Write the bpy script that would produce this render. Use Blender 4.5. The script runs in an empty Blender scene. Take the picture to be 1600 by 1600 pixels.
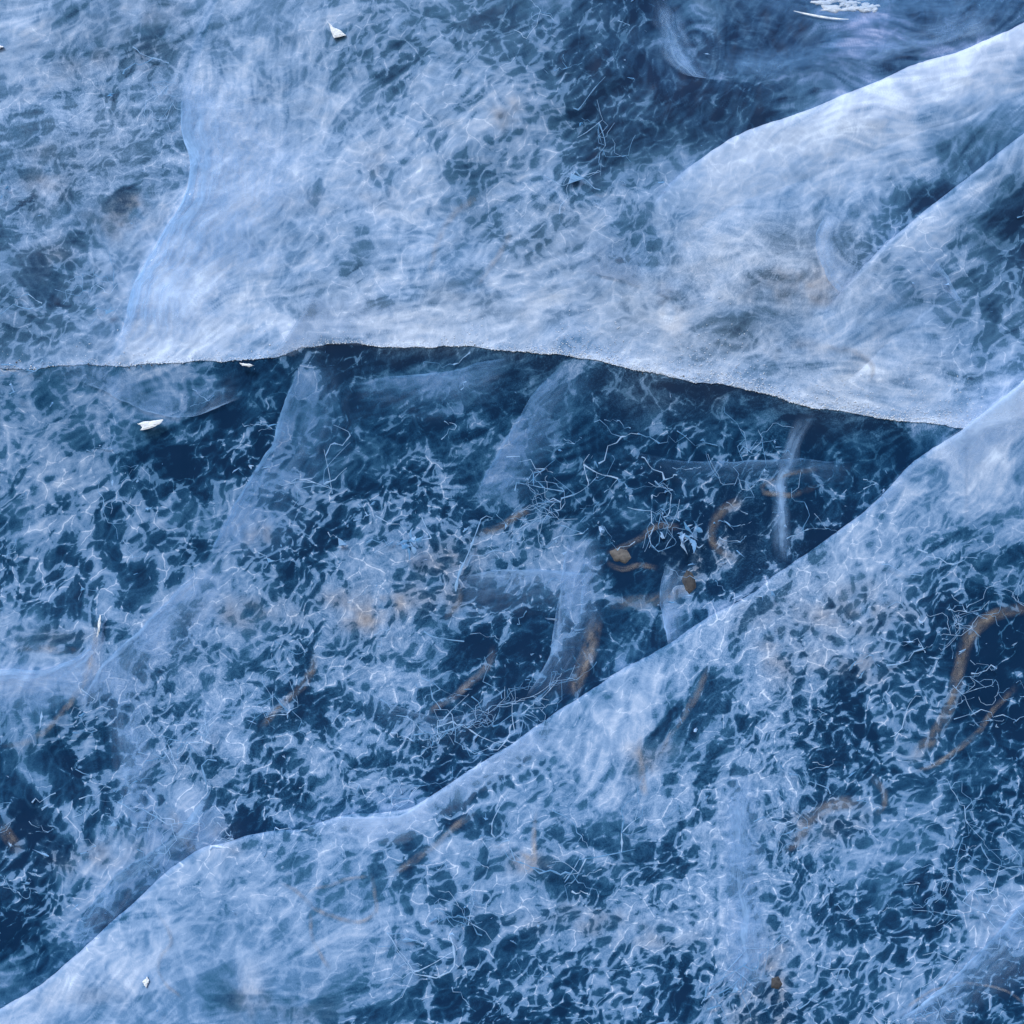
import bpy, math, random
import numpy as np
from mathutils import Vector

# ------------------------------------------------------------------ camera, sky, sun, exposure
sc = bpy.context.scene
C = sc.collection
R = math.radians
CAM_D, CZ = 2.6, 1.2                       # camera distance from the ice face, height of the picture centre
cam_data = bpy.data.cameras.new('camera')
cam = bpy.data.objects.new('camera', cam_data); C.objects.link(cam)
cam.location = (0, -CAM_D, CZ); cam.rotation_euler = (R(90), 0, 0)
cam_data.angle = 2*math.atan(0.8/CAM_D); cam_data.clip_start = 0.05; cam_data.clip_end = 200
sc.camera = cam
SUN_EL, SUN_AZ = 34, 196                   # azimuth from +Y clockwise: behind the camera, to the left
wd = bpy.data.worlds.new('World'); sc.world = wd; wd.use_nodes = True
wn = wd.node_tree
sky = wn.nodes.new('ShaderNodeTexSky'); sky.sky_type = 'NISHITA'; sky.sun_disc = False
sky.ozone_density = 4.0; sky.sun_elevation = R(SUN_EL); sky.sun_rotation = R(SUN_AZ)
bg = wn.nodes['Background']; bg.inputs['Strength'].default_value = 0.13
wn.links.new(sky.outputs[0], bg.inputs['Color'])
sd = bpy.data.lights.new('sun', 'SUN'); sd.energy = 1.5; sd.angle = R(14); sd.color = (0.90, 0.96, 1.0)
so = bpy.data.objects.new('sun', sd); C.objects.link(so)
az = R(SUN_AZ); el = R(SUN_EL)
tos = Vector((math.sin(az)*math.cos(el), math.cos(az)*math.cos(el), math.sin(el)))
so.rotation_euler = tos.to_track_quat('Z', 'Y').to_euler(); so.location = tos*6
vs = sc.view_settings
vs.view_transform = 'Standard'; vs.look = 'None'; vs.gamma = 1; vs.use_curve_mapping = False; vs.exposure = 0.6
cy = sc.cycles
cy.max_bounces = 5; cy.diffuse_bounces = 2; cy.glossy_bounces = 2; cy.transmission_bounces = 3
cy.transparent_max_bounces = 24; cy.use_denoising = True
try: cy.denoiser = 'OPENIMAGEDENOISE'
except Exception: pass

rng = np.random.default_rng(7)
random.seed(7)

# ------------------------------------------------------------------ helpers
def at(px, py, d):
    """photo pixel + depth behind the ice face (m) -> point; 1 px is about 1 mm"""
    px = np.asarray(px, float); py = np.asarray(py, float); d = np.asarray(d, float)*np.ones_like(px)
    s = (CAM_D+d)/CAM_D
    return np.stack([(px-800)/1000*s, d, CZ+(800-py)/1000*s], -1)

def smooth(a, b, x):
    t = np.clip((x-a)/(b-a), 0, 1); return t*t*(3-2*t)

_vn = {}
def vnoise(x, y, seed):
    if seed not in _vn: _vn[seed] = np.random.default_rng(1000+seed).random((256, 256))
    g = _vn[seed]
    xi = np.floor(x).astype(int); yi = np.floor(y).astype(int)
    fx = x-xi; fy = y-yi
    fx = fx*fx*fx*(fx*(fx*6-15)+10); fy = fy*fy*fy*(fy*(fy*6-15)+10)
    a = g[xi & 255, yi & 255]; b = g[(xi+1) & 255, yi & 255]; c = g[xi & 255, (yi+1) & 255]; e = g[(xi+1) & 255, (yi+1) & 255]
    return a+(b-a)*fx+(c-a)*fy+(a-b-c+e)*fx*fy

def fbm(x, y, scale, seed, octv=4, gain=.5):
    s = 0; amp = 1; tot = 0; f = 1/scale
    for k in range(octv):
        s = s+amp*vnoise(x*f+17.3*k, y*f+9.1*k, seed+k); tot += amp; amp *= gain; f *= 2.03
    return s/tot-.5

# grid of fields in photo pixels, reaching past the frame on every side
G0, G1, GS = -420., 2020., 2.5
gx = np.arange(G0, G1+GS, GS); NG = len(gx)
GX, GY = np.meshgrid(gx, gx)
# one organic warp shared by every field
WX = GX+fbm(GX, GY, 130, 1, 5)*95+fbm(GX, GY, 26, 11, 3)*26
WY = GY+fbm(GX, GY, 130, 21, 5)*85+fbm(GX, GY, 26, 31, 3)*22

KS = 6.
kx_ = np.arange(G0-140, G1+140+KS, KS); NK = len(kx_)
KX, KY = [m_.astype(np.float32) for m_ in np.meshgrid(kx_, kx_)]
def ksamp(F, X, Y):
    x = np.clip((X-kx_[0])/KS, 0, NK-1.001); y = np.clip((Y-kx_[0])/KS, 0, NK-1.001)
    xi = x.astype(int); yi = y.astype(int); fx = x-xi; fy = y-yi
    return (F[yi, xi]*(1-fx)+F[yi, xi+1]*fx)*(1-fy)+(F[yi+1, xi]*(1-fx)+F[yi+1, xi+1]*fx)*fy
def blobs(pts, base, base_w=.02, mode='avg'):
    num = np.full(KX.shape, base*base_w, np.float32); den = np.full(KX.shape, base_w, np.float32)
    for p in pts:
        x, y, v, r = p[:4]; ry = p[4] if len(p) > 4 else r
        i0, i1 = np.searchsorted(kx_, [x-4*r, x+4*r]); j0, j1 = np.searchsorted(kx_, [y-4*ry, y+4*ry])
        sl = (slice(j0, j1), slice(i0, i1))
        w = np.exp(-.5*(((KX[sl]-x)/r)**2+((KY[sl]-y)/ry)**2))
        if mode == 'max': num[sl] = np.maximum(num[sl], w*v)
        else: num[sl] += w*v; den[sl] += w
    return ksamp(num if mode == 'max' else num/den, WX, WY)

def pdist(pl, X, Y):
    best = np.full(X.shape, 1e9)
    for (x0, y0), (x1, y1) in zip(pl[:-1], pl[1:]):
        dx, dy = x1-x0, y1-y0
        t = np.clip(((X-x0)*dx+(Y-y0)*dy)/(dx*dx+dy*dy+1e-9), 0, 1)
        best = np.minimum(best, np.hypot(X-x0-t*dx, Y-y0-t*dy))
    return best

def stroke(F, pl, r, val, a=1., warped=True):
    X, Y = (WX, WY) if warped else (GX, GY)
    w = a*np.exp(-.5*(pdist(pl, X, Y)/r)**2)
    F += (val-F)*w

def samp(F, px, py):
    x = np.clip((np.asarray(px, float)-G0)/GS, 0, NG-1.001); y = np.clip((np.asarray(py, float)-G0)/GS, 0, NG-1.001)
    xi = x.astype(int); yi = y.astype(int); fx = x-xi; fy = y-yi
    return (F[yi, xi]*(1-fx)+F[yi, xi+1]*fx)*(1-fy)+(F[yi+1, xi]*(1-fx)+F[yi+1, xi+1]*fx)*fy

# ------------------------------------------------------------------ traced edges (photo pixels): y as a function of x
def curve(pts, rough=4, seed=50):
    xs = np.array([p[0] for p in pts], float); ys = np.array([p[1] for p in pts], float)
    # monotone-ish cubic through the points
    m = np.gradient(ys, xs)
    def f(x):
        x = np.asarray(x, float); i = np.clip(np.searchsorted(xs, x)-1, 0, len(xs)-2)
        h = xs[i+1]-xs[i]; t = np.clip((x-xs[i])/h, 0, 1)
        y = ((2*t**3-3*t**2+1)*ys[i]+(t**3-2*t**2+t)*h*m[i]+(-2*t**3+3*t**2)*ys[i+1]+(t**3-t**2)*h*m[i+1])
        return y+rough*(fbm(x, x*0+seed, 60, seed, 5, .6)*2)
    return f
SHELF = curve([(-420, 640), (-200, 600), (0, 578), (100, 573), (300, 569), (400, 562), (480, 546), (560, 540), (640, 543), (800, 546), (900, 560), (1000, 578), (1100, 598), (1200, 618), (1300, 640), (1400, 657), (1480, 666), (1600, 668), (1800, 690), (2020, 720)], 7.5, 50)
DIAG = curve([(-420, 1800), (-150, 1650), (0, 1578), (100, 1508), (200, 1420), (300, 1335), (380, 1308), (480, 1290), (560, 1272), (640, 1262), (720, 1212), (800, 1162), (870, 1112), (950, 1062), (1030, 1012), (1100, 968), (1170, 932), (1240, 878), (1300, 838), (1370, 780), (1430, 718), (1500, 672), (1560, 625), (1620, 578), (1800, 460), (2020, 330)], 6, 60)
BAND = curve([(930, 400), (1000, 330), (1040, 292), (1100, 245), (1160, 208), (1250, 176), (1340, 140), (1420, 104), (1500, 78), (1600, 36), (1800, -60), (2020, -170)], 4, 70)
WEDGE = curve([(1240, 530), (1290, 480), (1340, 425), (1400, 368), (1460, 318), (1530, 265), (1600, 208), (1800, 70), (2020, -80)], 4, 80)

# ------------------------------------------------------------------ milkiness of each mass of ice, bubbles plus painted sky sheen and shade: x, y, value, radius
PU = [(1440,303,.04,30,20),(1500,245,.24,40,18),(1560,205,.30,40,16),(1390,345,.34,24,30),(60,20,.62,70),(20,120,.56,60),(240,25,.55,60),(90,90,.42,35,14),(250,80,.33,60,16),(340,55,.42,60,16),(140,160,.52,60),(240,200,.47,50),(100,230,.46,50),
 (60,290,.42,40),(40,330,.22,35),(130,330,.45,40),(200,330,.42,35),(210,260,.50,40),(30,400,.42,50),(110,400,.38,40),(200,395,.40,35),(60,480,.24,45),(150,480,.30,30),(30,540,.42,50),(100,530,.33,50),(60,565,.72,70,16),
 (360,150,.60,60),(420,200,.62,60),(340,240,.62,45),(400,300,.60,55),(480,160,.55,45),(525,120,.46,30),(450,80,.52,40),(400,20,.58,50),(480,30,.52,45),
 (560,140,.40,40),(600,90,.33,35),(640,78,.14,22,14),(560,50,.50,45),(640,30,.48,50),(700,60,.42,40),(730,10,.30,40),(800,20,.34,40),(690,130,.48,40),(640,160,.54,40),
 (600,200,.52,50),(560,240,.55,50),(530,300,.68,45),(580,300,.62,40),(650,240,.48,50),(720,200,.50,45),(760,150,.46,40),(780,250,.36,45),(720,290,.44,45),(650,330,.48,45),
 (300,380,.58,50),(370,370,.46,40),(250,450,.82,40),(310,470,.66,50),(260,530,.70,50),(380,520,.66,60),(440,430,.60,40),(400,400,.56,40),(480,360,.55,50),(560,410,.42,40),(580,440,.48,40),(640,400,.55,45),
 (560,490,.64,60,25),(700,490,.62,80,30),(850,480,.62,80,30),(700,430,.58,50),(760,380,.60,50),(820,400,.60,50),(900,380,.62,50),(980,390,.47,40),(900,440,.58,60),(880,330,.52,40),(920,300,.50,40),(960,330,.60,40),
 (830,150,.62,38),(880,180,.46,35),(800,200,.50,35),(830,90,.34,40),(880,60,.36,40),(930,40,.28,40),(860,240,.30,40),(920,220,.16,45),(980,180,.12,40),(1000,240,.16,40),(940,120,.18,40),(1000,80,.14,40),(990,5,.06,25),(1060,110,.02,35),(1020,40,.14,35),
 (1130,80,.08,40),(1200,60,.12,50),(1150,150,.15,40),(1090,200,.16,40),(1220,130,.17,50),(1280,100,.20,40),(1100,20,.30,50,20),(1200,30,.36,50,18),(1300,50,.34,60,20),(1400,70,.20,60),(1500,50,.26,60,18),(1450,20,.24,60,18),(1580,10,.12,50),(1590,-40,.15,60),(1300,-20,.4,60),
 (1060,300,.62,40),(1000,300,.55,40),(1080,350,.58,40),(1160,340,.60,40),(1200,400,.52,50),(1120,420,.56,40),(1230,450,.55,40,20),(1300,420,.50,40),(1340,370,.36,35),(1300,330,.50,35),(1390,340,.44,30),(1250,490,.55,50),
 (1060,480,.52,30),(1010,510,.52,40),(1140,530,.34,35,20),(1200,540,.42,40,18),(1100,560,.58,40),(1300,560,.58,50),(1350,510,.58,50),(1250,600,.64,60),(1400,620,.64,50),(1500,600,.60,50),(1430,590,.44,50,14),(1560,640,.62,40),(1560,560,.45,40),(1580,520,.38,40),(1480,540,.52,40),
 (950,540,.66,60),(1050,580,.68,50),(600,525,.66,80,20),(800,525,.66,80,20)]
PB = [(1040,300,.70,40),(1120,255,.84,40),(1200,215,.86,45),(1300,180,.86,50),(1400,140,.86,50),(1500,105,.86,50),(1600,70,.84,50),(1800,0,.8,90),(1150,310,.74,40),(1230,270,.76,45),(1340,230,.72,45),(1450,190,.68,45),(1560,150,.70,45),
 (1100,340,.64,40),(1200,340,.66,40),(1280,300,.58,40),(1370,270,.60,35),(1440,240,.54,35),(1510,225,.26,40,25),(1580,190,.30,40,20),(1440,305,.08,28,20),(1400,300,.40,25),(1320,360,.42,35),(1360,330,.46,30),(1250,380,.54,40),(1300,410,.46,40)]
PW = [(1320,460,.68,35),(1380,410,.70,40),(1440,360,.66,40),(1500,310,.68,40),(1560,270,.66,40),(1620,220,.68,50),(1800,120,.6,90),(1420,430,.58,35),(1480,400,.56,35),(1530,380,.40,30),(1575,360,.0,46,34),(1610,400,.05,40,30),(1590,440,.30,35),(1510,450,.42,35),(1440,475,.40,35),(1500,500,.45,40),(1400,500,.52,40),(1340,510,.56,40),(1560,500,.28,40),(1600,330,.12,40),(1420,540,.55,50),(1540,560,.5,50)]
PL = [(975,838,.06,28,14),(1010,862,.03,34,14),(1040,832,.10,26,14),(0,592,.72,70,14),(110,590,.60,60,14),(1440,690,.3,30),(20,620,.62,40),(80,650,.52,40),(20,690,.52,40),(160,610,.46,40),(220,620,.46,40),(290,620,.42,40),(340,600,.36,30),(410,590,.16,35,20),(390,630,.18,30),(330,660,.26,35),(260,690,.22,40),(180,680,.38,35),
 (120,740,.46,45),(50,760,.54,45),(200,760,.30,45),(290,730,.12,45),(380,720,.12,40),(430,680,.14,35),(280,800,.14,40),(180,830,.34,40),(100,830,.44,45),(30,830,.44,45),(290,860,.14,35),(220,880,.30,35),
 (500,620,.28,28),(480,680,.30,35),(420,760,.36,35),(360,800,.44,35),(370,850,.52,40),(320,900,.52,40),(250,950,.52,45),(200,1000,.52,40),(400,900,.48,40),
 (560,570,.14,35,15),(640,562,.06,50,14),(570,640,.10,35),(600,680,.08,30),(650,600,.30,45,20),(720,590,.20,40,20),(740,640,.06,35),(690,660,.16,40),(760,570,.24,40,15),(830,590,.20,30),(820,650,.22,30),(880,650,.04,40),(900,600,.08,40,20),(950,620,.12,40),(1000,660,.14,40),(1080,640,.14,40),(1150,650,.10,40),(1250,660,.07,50,20),(1350,680,.08,50,20),(1420,690,.14,35),
 (540,740,.16,40),(620,750,.18,40),(690,740,.10,40),(780,720,.22,35),(860,720,.12,40),(960,710,.14,40),(1060,700,.12,40),(1150,700,.18,40),(1220,700,.36,22,50),(1300,710,.12,45),(1400,720,.14,40),(1380,750,.16,40),
 (470,800,.26,35),(560,810,.24,40),(650,810,.24,40),(720,800,.26,40),(460,870,.08,32,22),(540,860,.38,40),(620,860,.42,40),(700,850,.42,40),(790,800,.36,40),(770,860,.46,40),(850,800,.22,40),(850,870,.48,40),(930,790,.24,40),(900,840,.34,35),(1000,780,.16,40),(1080,770,.34,35),(1150,780,.40,35),(1210,800,.44,28),(1270,790,.10,40),(1280,830,.14,30),(1220,860,.36,25),
 (480,940,.48,45),(560,940,.58,45),(640,930,.52,45),(700,920,.46,40),(780,930,.50,50,25),(860,930,.46,45,25),(920,910,.36,30),(985,850,.04,40,26),(1020,900,.02,36,22),(1070,850,.08,30),(1080,880,.28,30),(1140,850,.36,35),(1120,920,.32,35),(1000,950,.30,40),(1060,960,.36,35),(950,990,.26,35),(1000,1000,.34,40),
 (60,900,.38,45),(130,930,.26,40),(40,980,.40,40),(110,1000,.36,35),(30,1055,.62,45,25),(100,1050,.60,45,25),(160,1080,.42,35),(250,1060,.54,45),(300,1010,.50,45),(330,1100,.46,45),(400,1050,.36,45),(470,1070,.14,35),(440,1010,.36,40),(520,1010,.38,40),(600,1020,.48,45),(680,1010,.44,40),(760,1000,.18,35),(720,1020,.20,30),(820,1000,.24,40),(880,1040,.18,40),(840,1060,.30,35),(760,1070,.34,40),(680,1080,.40,45),(600,1090,.44,45),(540,1100,.38,40),
 (60,1130,.34,40),(140,1160,.38,40),(40,1210,.36,45),(120,1240,.38,40),(200,1150,.46,40),(210,1230,.40,35),(280,1150,.38,40),(280,1210,.26,35),(350,1180,.30,40),(370,1270,.07,30),(330,1250,.20,30),(420,1150,.34,40),(440,1210,.36,40),(500,1170,.36,40),(560,1160,.32,40),(640,1180,.24,40),(700,1170,.20,40),(760,1140,.30,35),(520,1240,.50,40),(460,1260,.36,40),(600,1220,.44,40),(700,1210,.36,30),
 (30,1300,.20,40),(110,1320,.30,40),(190,1320,.42,35),(250,1300,.40,30),(60,1390,.13,45),(130,1400,.22,35),(170,1370,.40,25),(40,1470,.14,45),(100,1470,.20,35),(20,1540,.24,35)]
PD = [(40,1570,.70,45),(130,1530,.72,50),(60,1610,.66,50),(220,1440,.66,40),(260,1400,.64,35),(330,1350,.62,35),(300,1450,.56,45),(220,1530,.60,45),(180,1590,.58,40),(330,1530,.50,45),(280,1590,.52,40),
 (420,1340,.54,40),(500,1320,.46,40),(400,1410,.54,45),(480,1400,.50,45),(560,1400,.46,40),(560,1310,.50,35),(620,1340,.48,40),(700,1280,.54,35),(680,1340,.46,40),(640,1420,.46,40),(460,1490,.52,45),(400,1560,.46,45),(540,1480,.46,40),(500,1560,.46,40),(600,1520,.40,40),(580,1590,.36,40),
 (700,1400,.40,40),(680,1480,.22,35),(740,1440,.26,35),(760,1500,.16,40),(720,1560,.22,40),(780,1370,.44,40),(640,1560,.34,35),
 (800,1230,.58,40),(760,1280,.54,40),(870,1170,.64,40),(930,1130,.66,40),(960,1080,.66,35),(850,1260,.54,40),(920,1210,.60,40),(980,1200,.58,35),(830,1330,.50,40),(900,1300,.50,40),(960,1290,.46,40),(860,1400,.40,45),(940,1380,.44,45),(900,1450,.44,40),(980,1440,.50,40),(840,1480,.24,40),(880,1540,.26,45),(820,1570,.26,40),(960,1520,.28,40),(1030,1560,.16,40),(960,1590,.28,40),
 (1030,1040,.62,30),(1050,1110,.36,24),(1010,1160,.44,25),(1090,1050,.50,20),(1100,1010,.64,35),(1110,1110,.46,30),(1160,980,.64,40),(1180,1050,.54,40),(1070,1220,.20,35),(1060,1290,.46,40),(1020,1330,.46,40),(1110,1170,.40,30),(1130,1250,.52,35),(1190,1160,.52,35),(1200,1230,.54,35),(1130,1330,.66,35),(1130,1420,.70,35),(1120,1500,.56,35),(1190,1320,.56,35),(1200,1400,.50,40),(1070,1400,.56,35),(1050,1470,.48,35),(1130,1570,.42,35),(1190,1480,.52,35),(1210,1550,.46,35),
 (1210,970,.66,40),(1230,920,.62,35),(1300,880,.60,40),(1290,960,.52,40),(1270,1010,.48,35),(1280,1030,.30,14),(1350,960,.54,40),(1380,1010,.50,35),(1360,900,.60,40),(1330,1060,.30,30),(1240,1080,.44,30),(1290,1130,.10,32),(1260,1190,.14,32),(1330,1110,.14,30),(1340,1180,.20,35),(1300,1240,.22,35),(1270,1290,.24,30),(1400,1130,.30,35),(1430,1080,.28,35),(1400,1200,.24,35),(1330,1280,.42,30),(1380,1270,.36,30),
 (1380,840,.60,40),(1440,780,.60,40),(1450,850,.56,40),(1500,720,.62,40),(1520,800,.56,40),(1500,870,.48,40),(1580,660,.88,40),(1600,620,.88,40),(1590,740,.52,40),(1590,820,.48,40),(1560,880,.26,35),(1470,910,.36,35),(1440,950,.44,30),(1500,960,.20,30),(1550,940,.22,30),(1570,1000,.05,38),(1540,1050,.12,35),(1590,1120,.04,40),(1540,1150,.14,35),(1480,1030,.26,30),(1470,1110,.28,30),(1460,1180,.26,30),(1510,1220,.22,40),(1580,1210,.20,40),
 (1430,1260,.36,35),(1450,1320,.36,40),(1500,1290,.28,40),(1570,1290,.28,40),(1380,1340,.40,40),(1300,1350,.42,35),(1350,1410,.30,40),(1430,1400,.22,40),(1500,1380,.32,40),(1580,1370,.34,40),(1280,1430,.36,40),(1360,1480,.24,40),(1300,1520,.34,40),(1430,1470,.28,40),(1500,1450,.34,35),(1570,1460,.46,35),(1480,1540,.48,35),(1400,1570,.44,35),(1530,1560,.22,35),(1590,1540,.22,30),(1290,1590,.36,40)]
# where fine fracture webs sit (0..1)
QW = [(640,780,.9,160,110),(480,820,.8,120),(250,800,.7,150),(100,820,.6,120),(850,700,.5,120),(1000,760,.8,120,70),(1250,780,.6,80),(1050,850,.9,80),(900,980,.7,120),(400,1080,.7,150),(620,1080,.7,120),(150,1150,.6,120),(60,1380,.7,110),(330,1230,.7,80),(550,1180,.7,120),(750,1120,.6,90),
 (200,610,.1,110,40),(450,610,.3,80,40),(880,620,.3,90,40),(1200,650,.25,120,30),(650,590,.25,100,25),
 (1350,1130,1,130),(1500,1050,1,90),(1450,1200,.9,120),(1300,1250,.7,100),(1500,1350,.8,130),(1350,1450,.8,120),(750,1470,1,110),(850,1540,.9,110),(1020,1560,.8,90),(900,1400,.5,100),(600,1400,.25,120),(400,1450,.1,120),(130,1530,0,100),(900,1180,.05,90),(1030,1060,.05,70),(1130,1250,.6,70),(1200,1150,.5,60),(1130,1400,.2,60),(1330,960,.4,80),(1420,840,.15,80),(1570,700,.05,90),(1540,900,.4,60),(1550,1520,.4,80),
 (950,200,.8,110),(1060,120,.25,80),(850,100,.6,70),(1000,250,.8,70),(1250,90,.05,120),(1500,60,0,120),(700,270,.5,100),(600,100,.4,80),(640,80,.8,40),(450,250,.15,120),(150,300,.5,120),(80,470,.7,80),(280,500,.05,90),(560,420,.5,60),(700,480,.1,120),(1200,420,.2,90),(1100,520,.3,80),(1300,220,.05,150),(1430,300,.6,50),(1480,430,.9,80),(1580,430,1,70),(1380,360,.5,50),(1400,560,.25,100),(100,100,.25,120)]
# fine grain of tiny bubbles
QG = [(1200,420,1,110,60),(1150,600,.6,250,40),(1230,740,.9,25,120),(270,1080,.8,60),(620,1040,.7,90),(1210,1150,.9,40,130),(1180,1000,.7,60),(1150,1400,.6,70,120),(1040,1330,.6,90),(150,230,.6,110,60),(420,1200,.6,70),(520,1240,.6,60),(900,310,.6,60,25),(780,880,.4,100),(870,1290,.4,90),(640,1380,.3,100),(60,620,.3,80),(1300,250,.05,200),(1300,60,0,250),(130,1530,.1,120),(300,480,.1,100),(600,480,.25,150,40),(900,1150,.2,80),(1450,800,.3,90),(1180,850,.9,50)]
# grey, less blue ice (meltwater film, fine silt)
QY = [(700,490,.8,220,45),(1000,490,.8,120,50),(1200,430,.9,130,70),(1300,590,.6,220,50),(1450,480,.35,90),(150,230,.45,120,80),(560,450,.4,100),(1100,540,.8,120,60),(850,420,.5,120),(350,400,.25,120),(1300,60,.15,200),(1300,200,.1,200),(800,1000,0,600,350),(1300,930,.25,80),(450,200,.1,150)]
# silt stains
QB = [(1045,855,.8,36,22),(1075,890,.6,20,26),(205,325,.75,34,20),(110,400,.5,34,24),(60,285,.4,30),(130,110,.3,50,20),(230,50,.25,50),(1230,455,.7,60,14),(1060,490,.7,15,22),(800,185,.6,10,24),(590,275,.35,18,30),(440,310,.3,50,14),(590,950,.85,38,22),(690,905,.7,28,34),(540,925,.6,30,18),(700,960,.5,20,14),(385,850,.8,14,10),(1150,850,.8,42,34),(1140,820,.5,30,20),(370,960,.5,60,14),(80,1010,.45,40,12),(1330,950,.6,70,22),(1350,1030,.6,60,16),(1220,1020,.45,24,40),(1200,1000,.4,30),(1210,1530,.7,24,30),(1300,1275,.6,40,14),(1000,1190,.5,18,22),(1100,620,.35,60,10),(820,1335,.6,24,12),(1180,1590,.5,40,20),(330,1310,.35,24,30),(110,1330,.5,60,14),(30,1300,.55,24,24),(900,1430,.35,80,14),(1270,540,.35,70,8),(1020,1450,.35,60,14),(400,1540,.35,20,30),(480,1560,.25,40,20),(150,1560,.2,60,20)]
def neg(pts, v): return pts
FLOW = [(100,60,25),(150,200,20),(400,200,70),(600,100,28),(780,60,35),(900,300,12),(960,150,70),(1080,80,55),(1200,100,40),(1300,80,20),(1500,60,8),(1300,200,24),(1500,130,26),(1200,320,22),(1350,380,70),(1450,380,48),(1580,250,45),(1560,420,20),(1200,430,2),(1100,520,-6),(1400,560,4),(700,490,3),(500,400,30),(250,480,65),(60,450,-25),(300,330,60),
 (60,630,40),(250,620,42),(450,650,62),(650,590,8),(820,640,58),(900,640,60),(1000,720,2),(1200,690,4),(1220,760,80),(300,900,52),(100,900,62),(600,900,25),(800,900,8),(890,1010,72),(150,1200,86),(400,1100,52),(700,1100,42),(60,1400,82),(1050,870,60),(500,760,40),(680,760,-5),(250,760,50),
 (100,1550,40),(600,1300,25),(900,1150,42),(1050,1100,58),(1200,950,40),(1400,850,18),(1320,930,100),(1130,1400,90),(1400,1130,-32),(1400,1300,-22),(1500,1250,20),(1530,1500,42),(900,1400,4),(500,1500,18),(1050,1550,88),(750,1500,40),(1550,700,30),(250,1450,38),(1300,1450,50)]

PU += [p_ for p_ in PB if p_[1] > float(BAND(p_[0]))+45]+[p_ for p_ in PW if p_[1] > float(WEDGE(p_[0]))+60]
MK = {'U': blobs(PU, .5), 'B': blobs(PB, .6), 'W': blobs(PW, .5), 'L': blobs(PL, .3), 'D': blobs(PD, .4)}
WEB = blobs(QW, .25, .05); GRA = blobs(QG, .2, .1)
GREY = np.maximum(blobs(QY, 0, 1, 'max')*.8, np.where(GY < SHELF(gx)[None, :], .22, .04)); BRN = blobs(QB, 0, 1, 'max')
BRN *= np.clip(.55+2.2*fbm(GX, GY, 26, 301, 4, .6), 0, 1.2)
WEB = (WEB+np.where(GY < SHELF(gx)[None, :], .10, .08))*np.where(GY < SHELF(gx)[None, :], .66, 1.)*np.clip(1.02+2.4*fbm(WX, WY, 170, 310, 4, .6), .12, 1.9)
WEB = np.where(GY < SHELF(gx)[None, :], np.clip(WEB, 0, .46), np.clip(WEB, 0, .8))
SIZE = np.clip(.45+2.6*fbm(WX, WY, 200, 315, 3), 0, 1)
VIOL = blobs([(1420,40,1,220,60),(1300,90,.8,150,50),(1080,110,.6,60)], 0, 1, 'max')*np.where(GY < BAND(gx)[None, :], .8, .12)
MK['D'] = MK['D']*.93+.04
# frost along the shelf rim; paler milk along the slab and ridge edges
eu = SHELF(gx)[None, :]-GY
MK['U'] += (.80-MK['U'])*np.exp(-np.clip(eu, 0, None)/(10+30*(fbm(GX, GY, 160, 90, 3)+.5)))*.8
GRA = np.maximum(GRA, 1.15*np.exp(-np.abs(eu)/(9+16*smooth(700, 1000, GX)*smooth(1560, 1400, GX)))*smooth(-60, 200, GX))
ed = GY-DIAG(gx)[None, :]
MK['D'] += (.74-MK['D'])*np.exp(-np.clip(ed, 0, None)/(5+20*(fbm(GX, GY, 120, 95, 3)+.5)))*.28
eb = GY-BAND(gx)[None, :]
MK['B'] += (.9-MK['B'])*np.exp(-np.clip(eb, 0, None)/12)*.4

MK['B'] += (MK['U']-MK['B'])*np.maximum(smooth(35, 95, eb), smooth(1120, 1010, GX))
ew_ = GY-WEDGE(gx)[None, :]; MK['W'] += (MK['U']-MK['W'])*np.maximum(smooth(45, 120, ew_), smooth(1350, 1280, GX))
# sheets inside the ice: a sharp edge on one side, fading on the other
SXw, SYw = GX+fbm(GX, GY, 22, 340, 4, .6)*9, GY+fbm(GX, GY, 22, 350, 4, .6)*9
def sheet_step(key, pl, amt, decay, side=1):
    pl = np.array(pl, float); m_ = decay*4+20
    i0, i1 = gi0(pl[:, 0].min()-m_), gi0(pl[:, 0].max()+m_); j0, j1 = gi0(pl[:, 1].min()-m_), gi0(pl[:, 1].max()+m_)
    X, Y = SXw[j0:j1, i0:i1], SYw[j0:j1, i0:i1]
    if X.size == 0: return
    best = np.full(X.shape, 1e9); sg = np.zeros(X.shape); along = np.zeros(X.shape)
    Ls = np.hypot(*np.diff(pl, axis=0).T); tot = Ls.sum(); acc = 0
    for (p0, p1, l) in zip(pl[:-1], pl[1:], Ls):
        dx, dy = p1-p0; t = np.clip(((X-p0[0])*dx+(Y-p0[1])*dy)/(l*l), 0, 1)
        d_ = np.hypot(X-p0[0]-t*dx, Y-p0[1]-t*dy); c_r = dx*(Y-p0[1])-dy*(X-p0[0]); u_ = d_ < best
        sg = np.where(u_, np.sign(c_r), sg); along = np.where(u_, (acc+t*l)/tot, along); best = np.minimum(best, d_); acc += l
    w = amt*np.exp(-best/decay)*smooth(-1.5, 1.5, best*sg*side)*smooth(0, .15, along)*smooth(1, .85, along)
    MK[key][j0:j1, i0:i1] += w
def gi0(v): return int(np.clip((v-G0)/GS, 0, NG-1))
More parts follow.
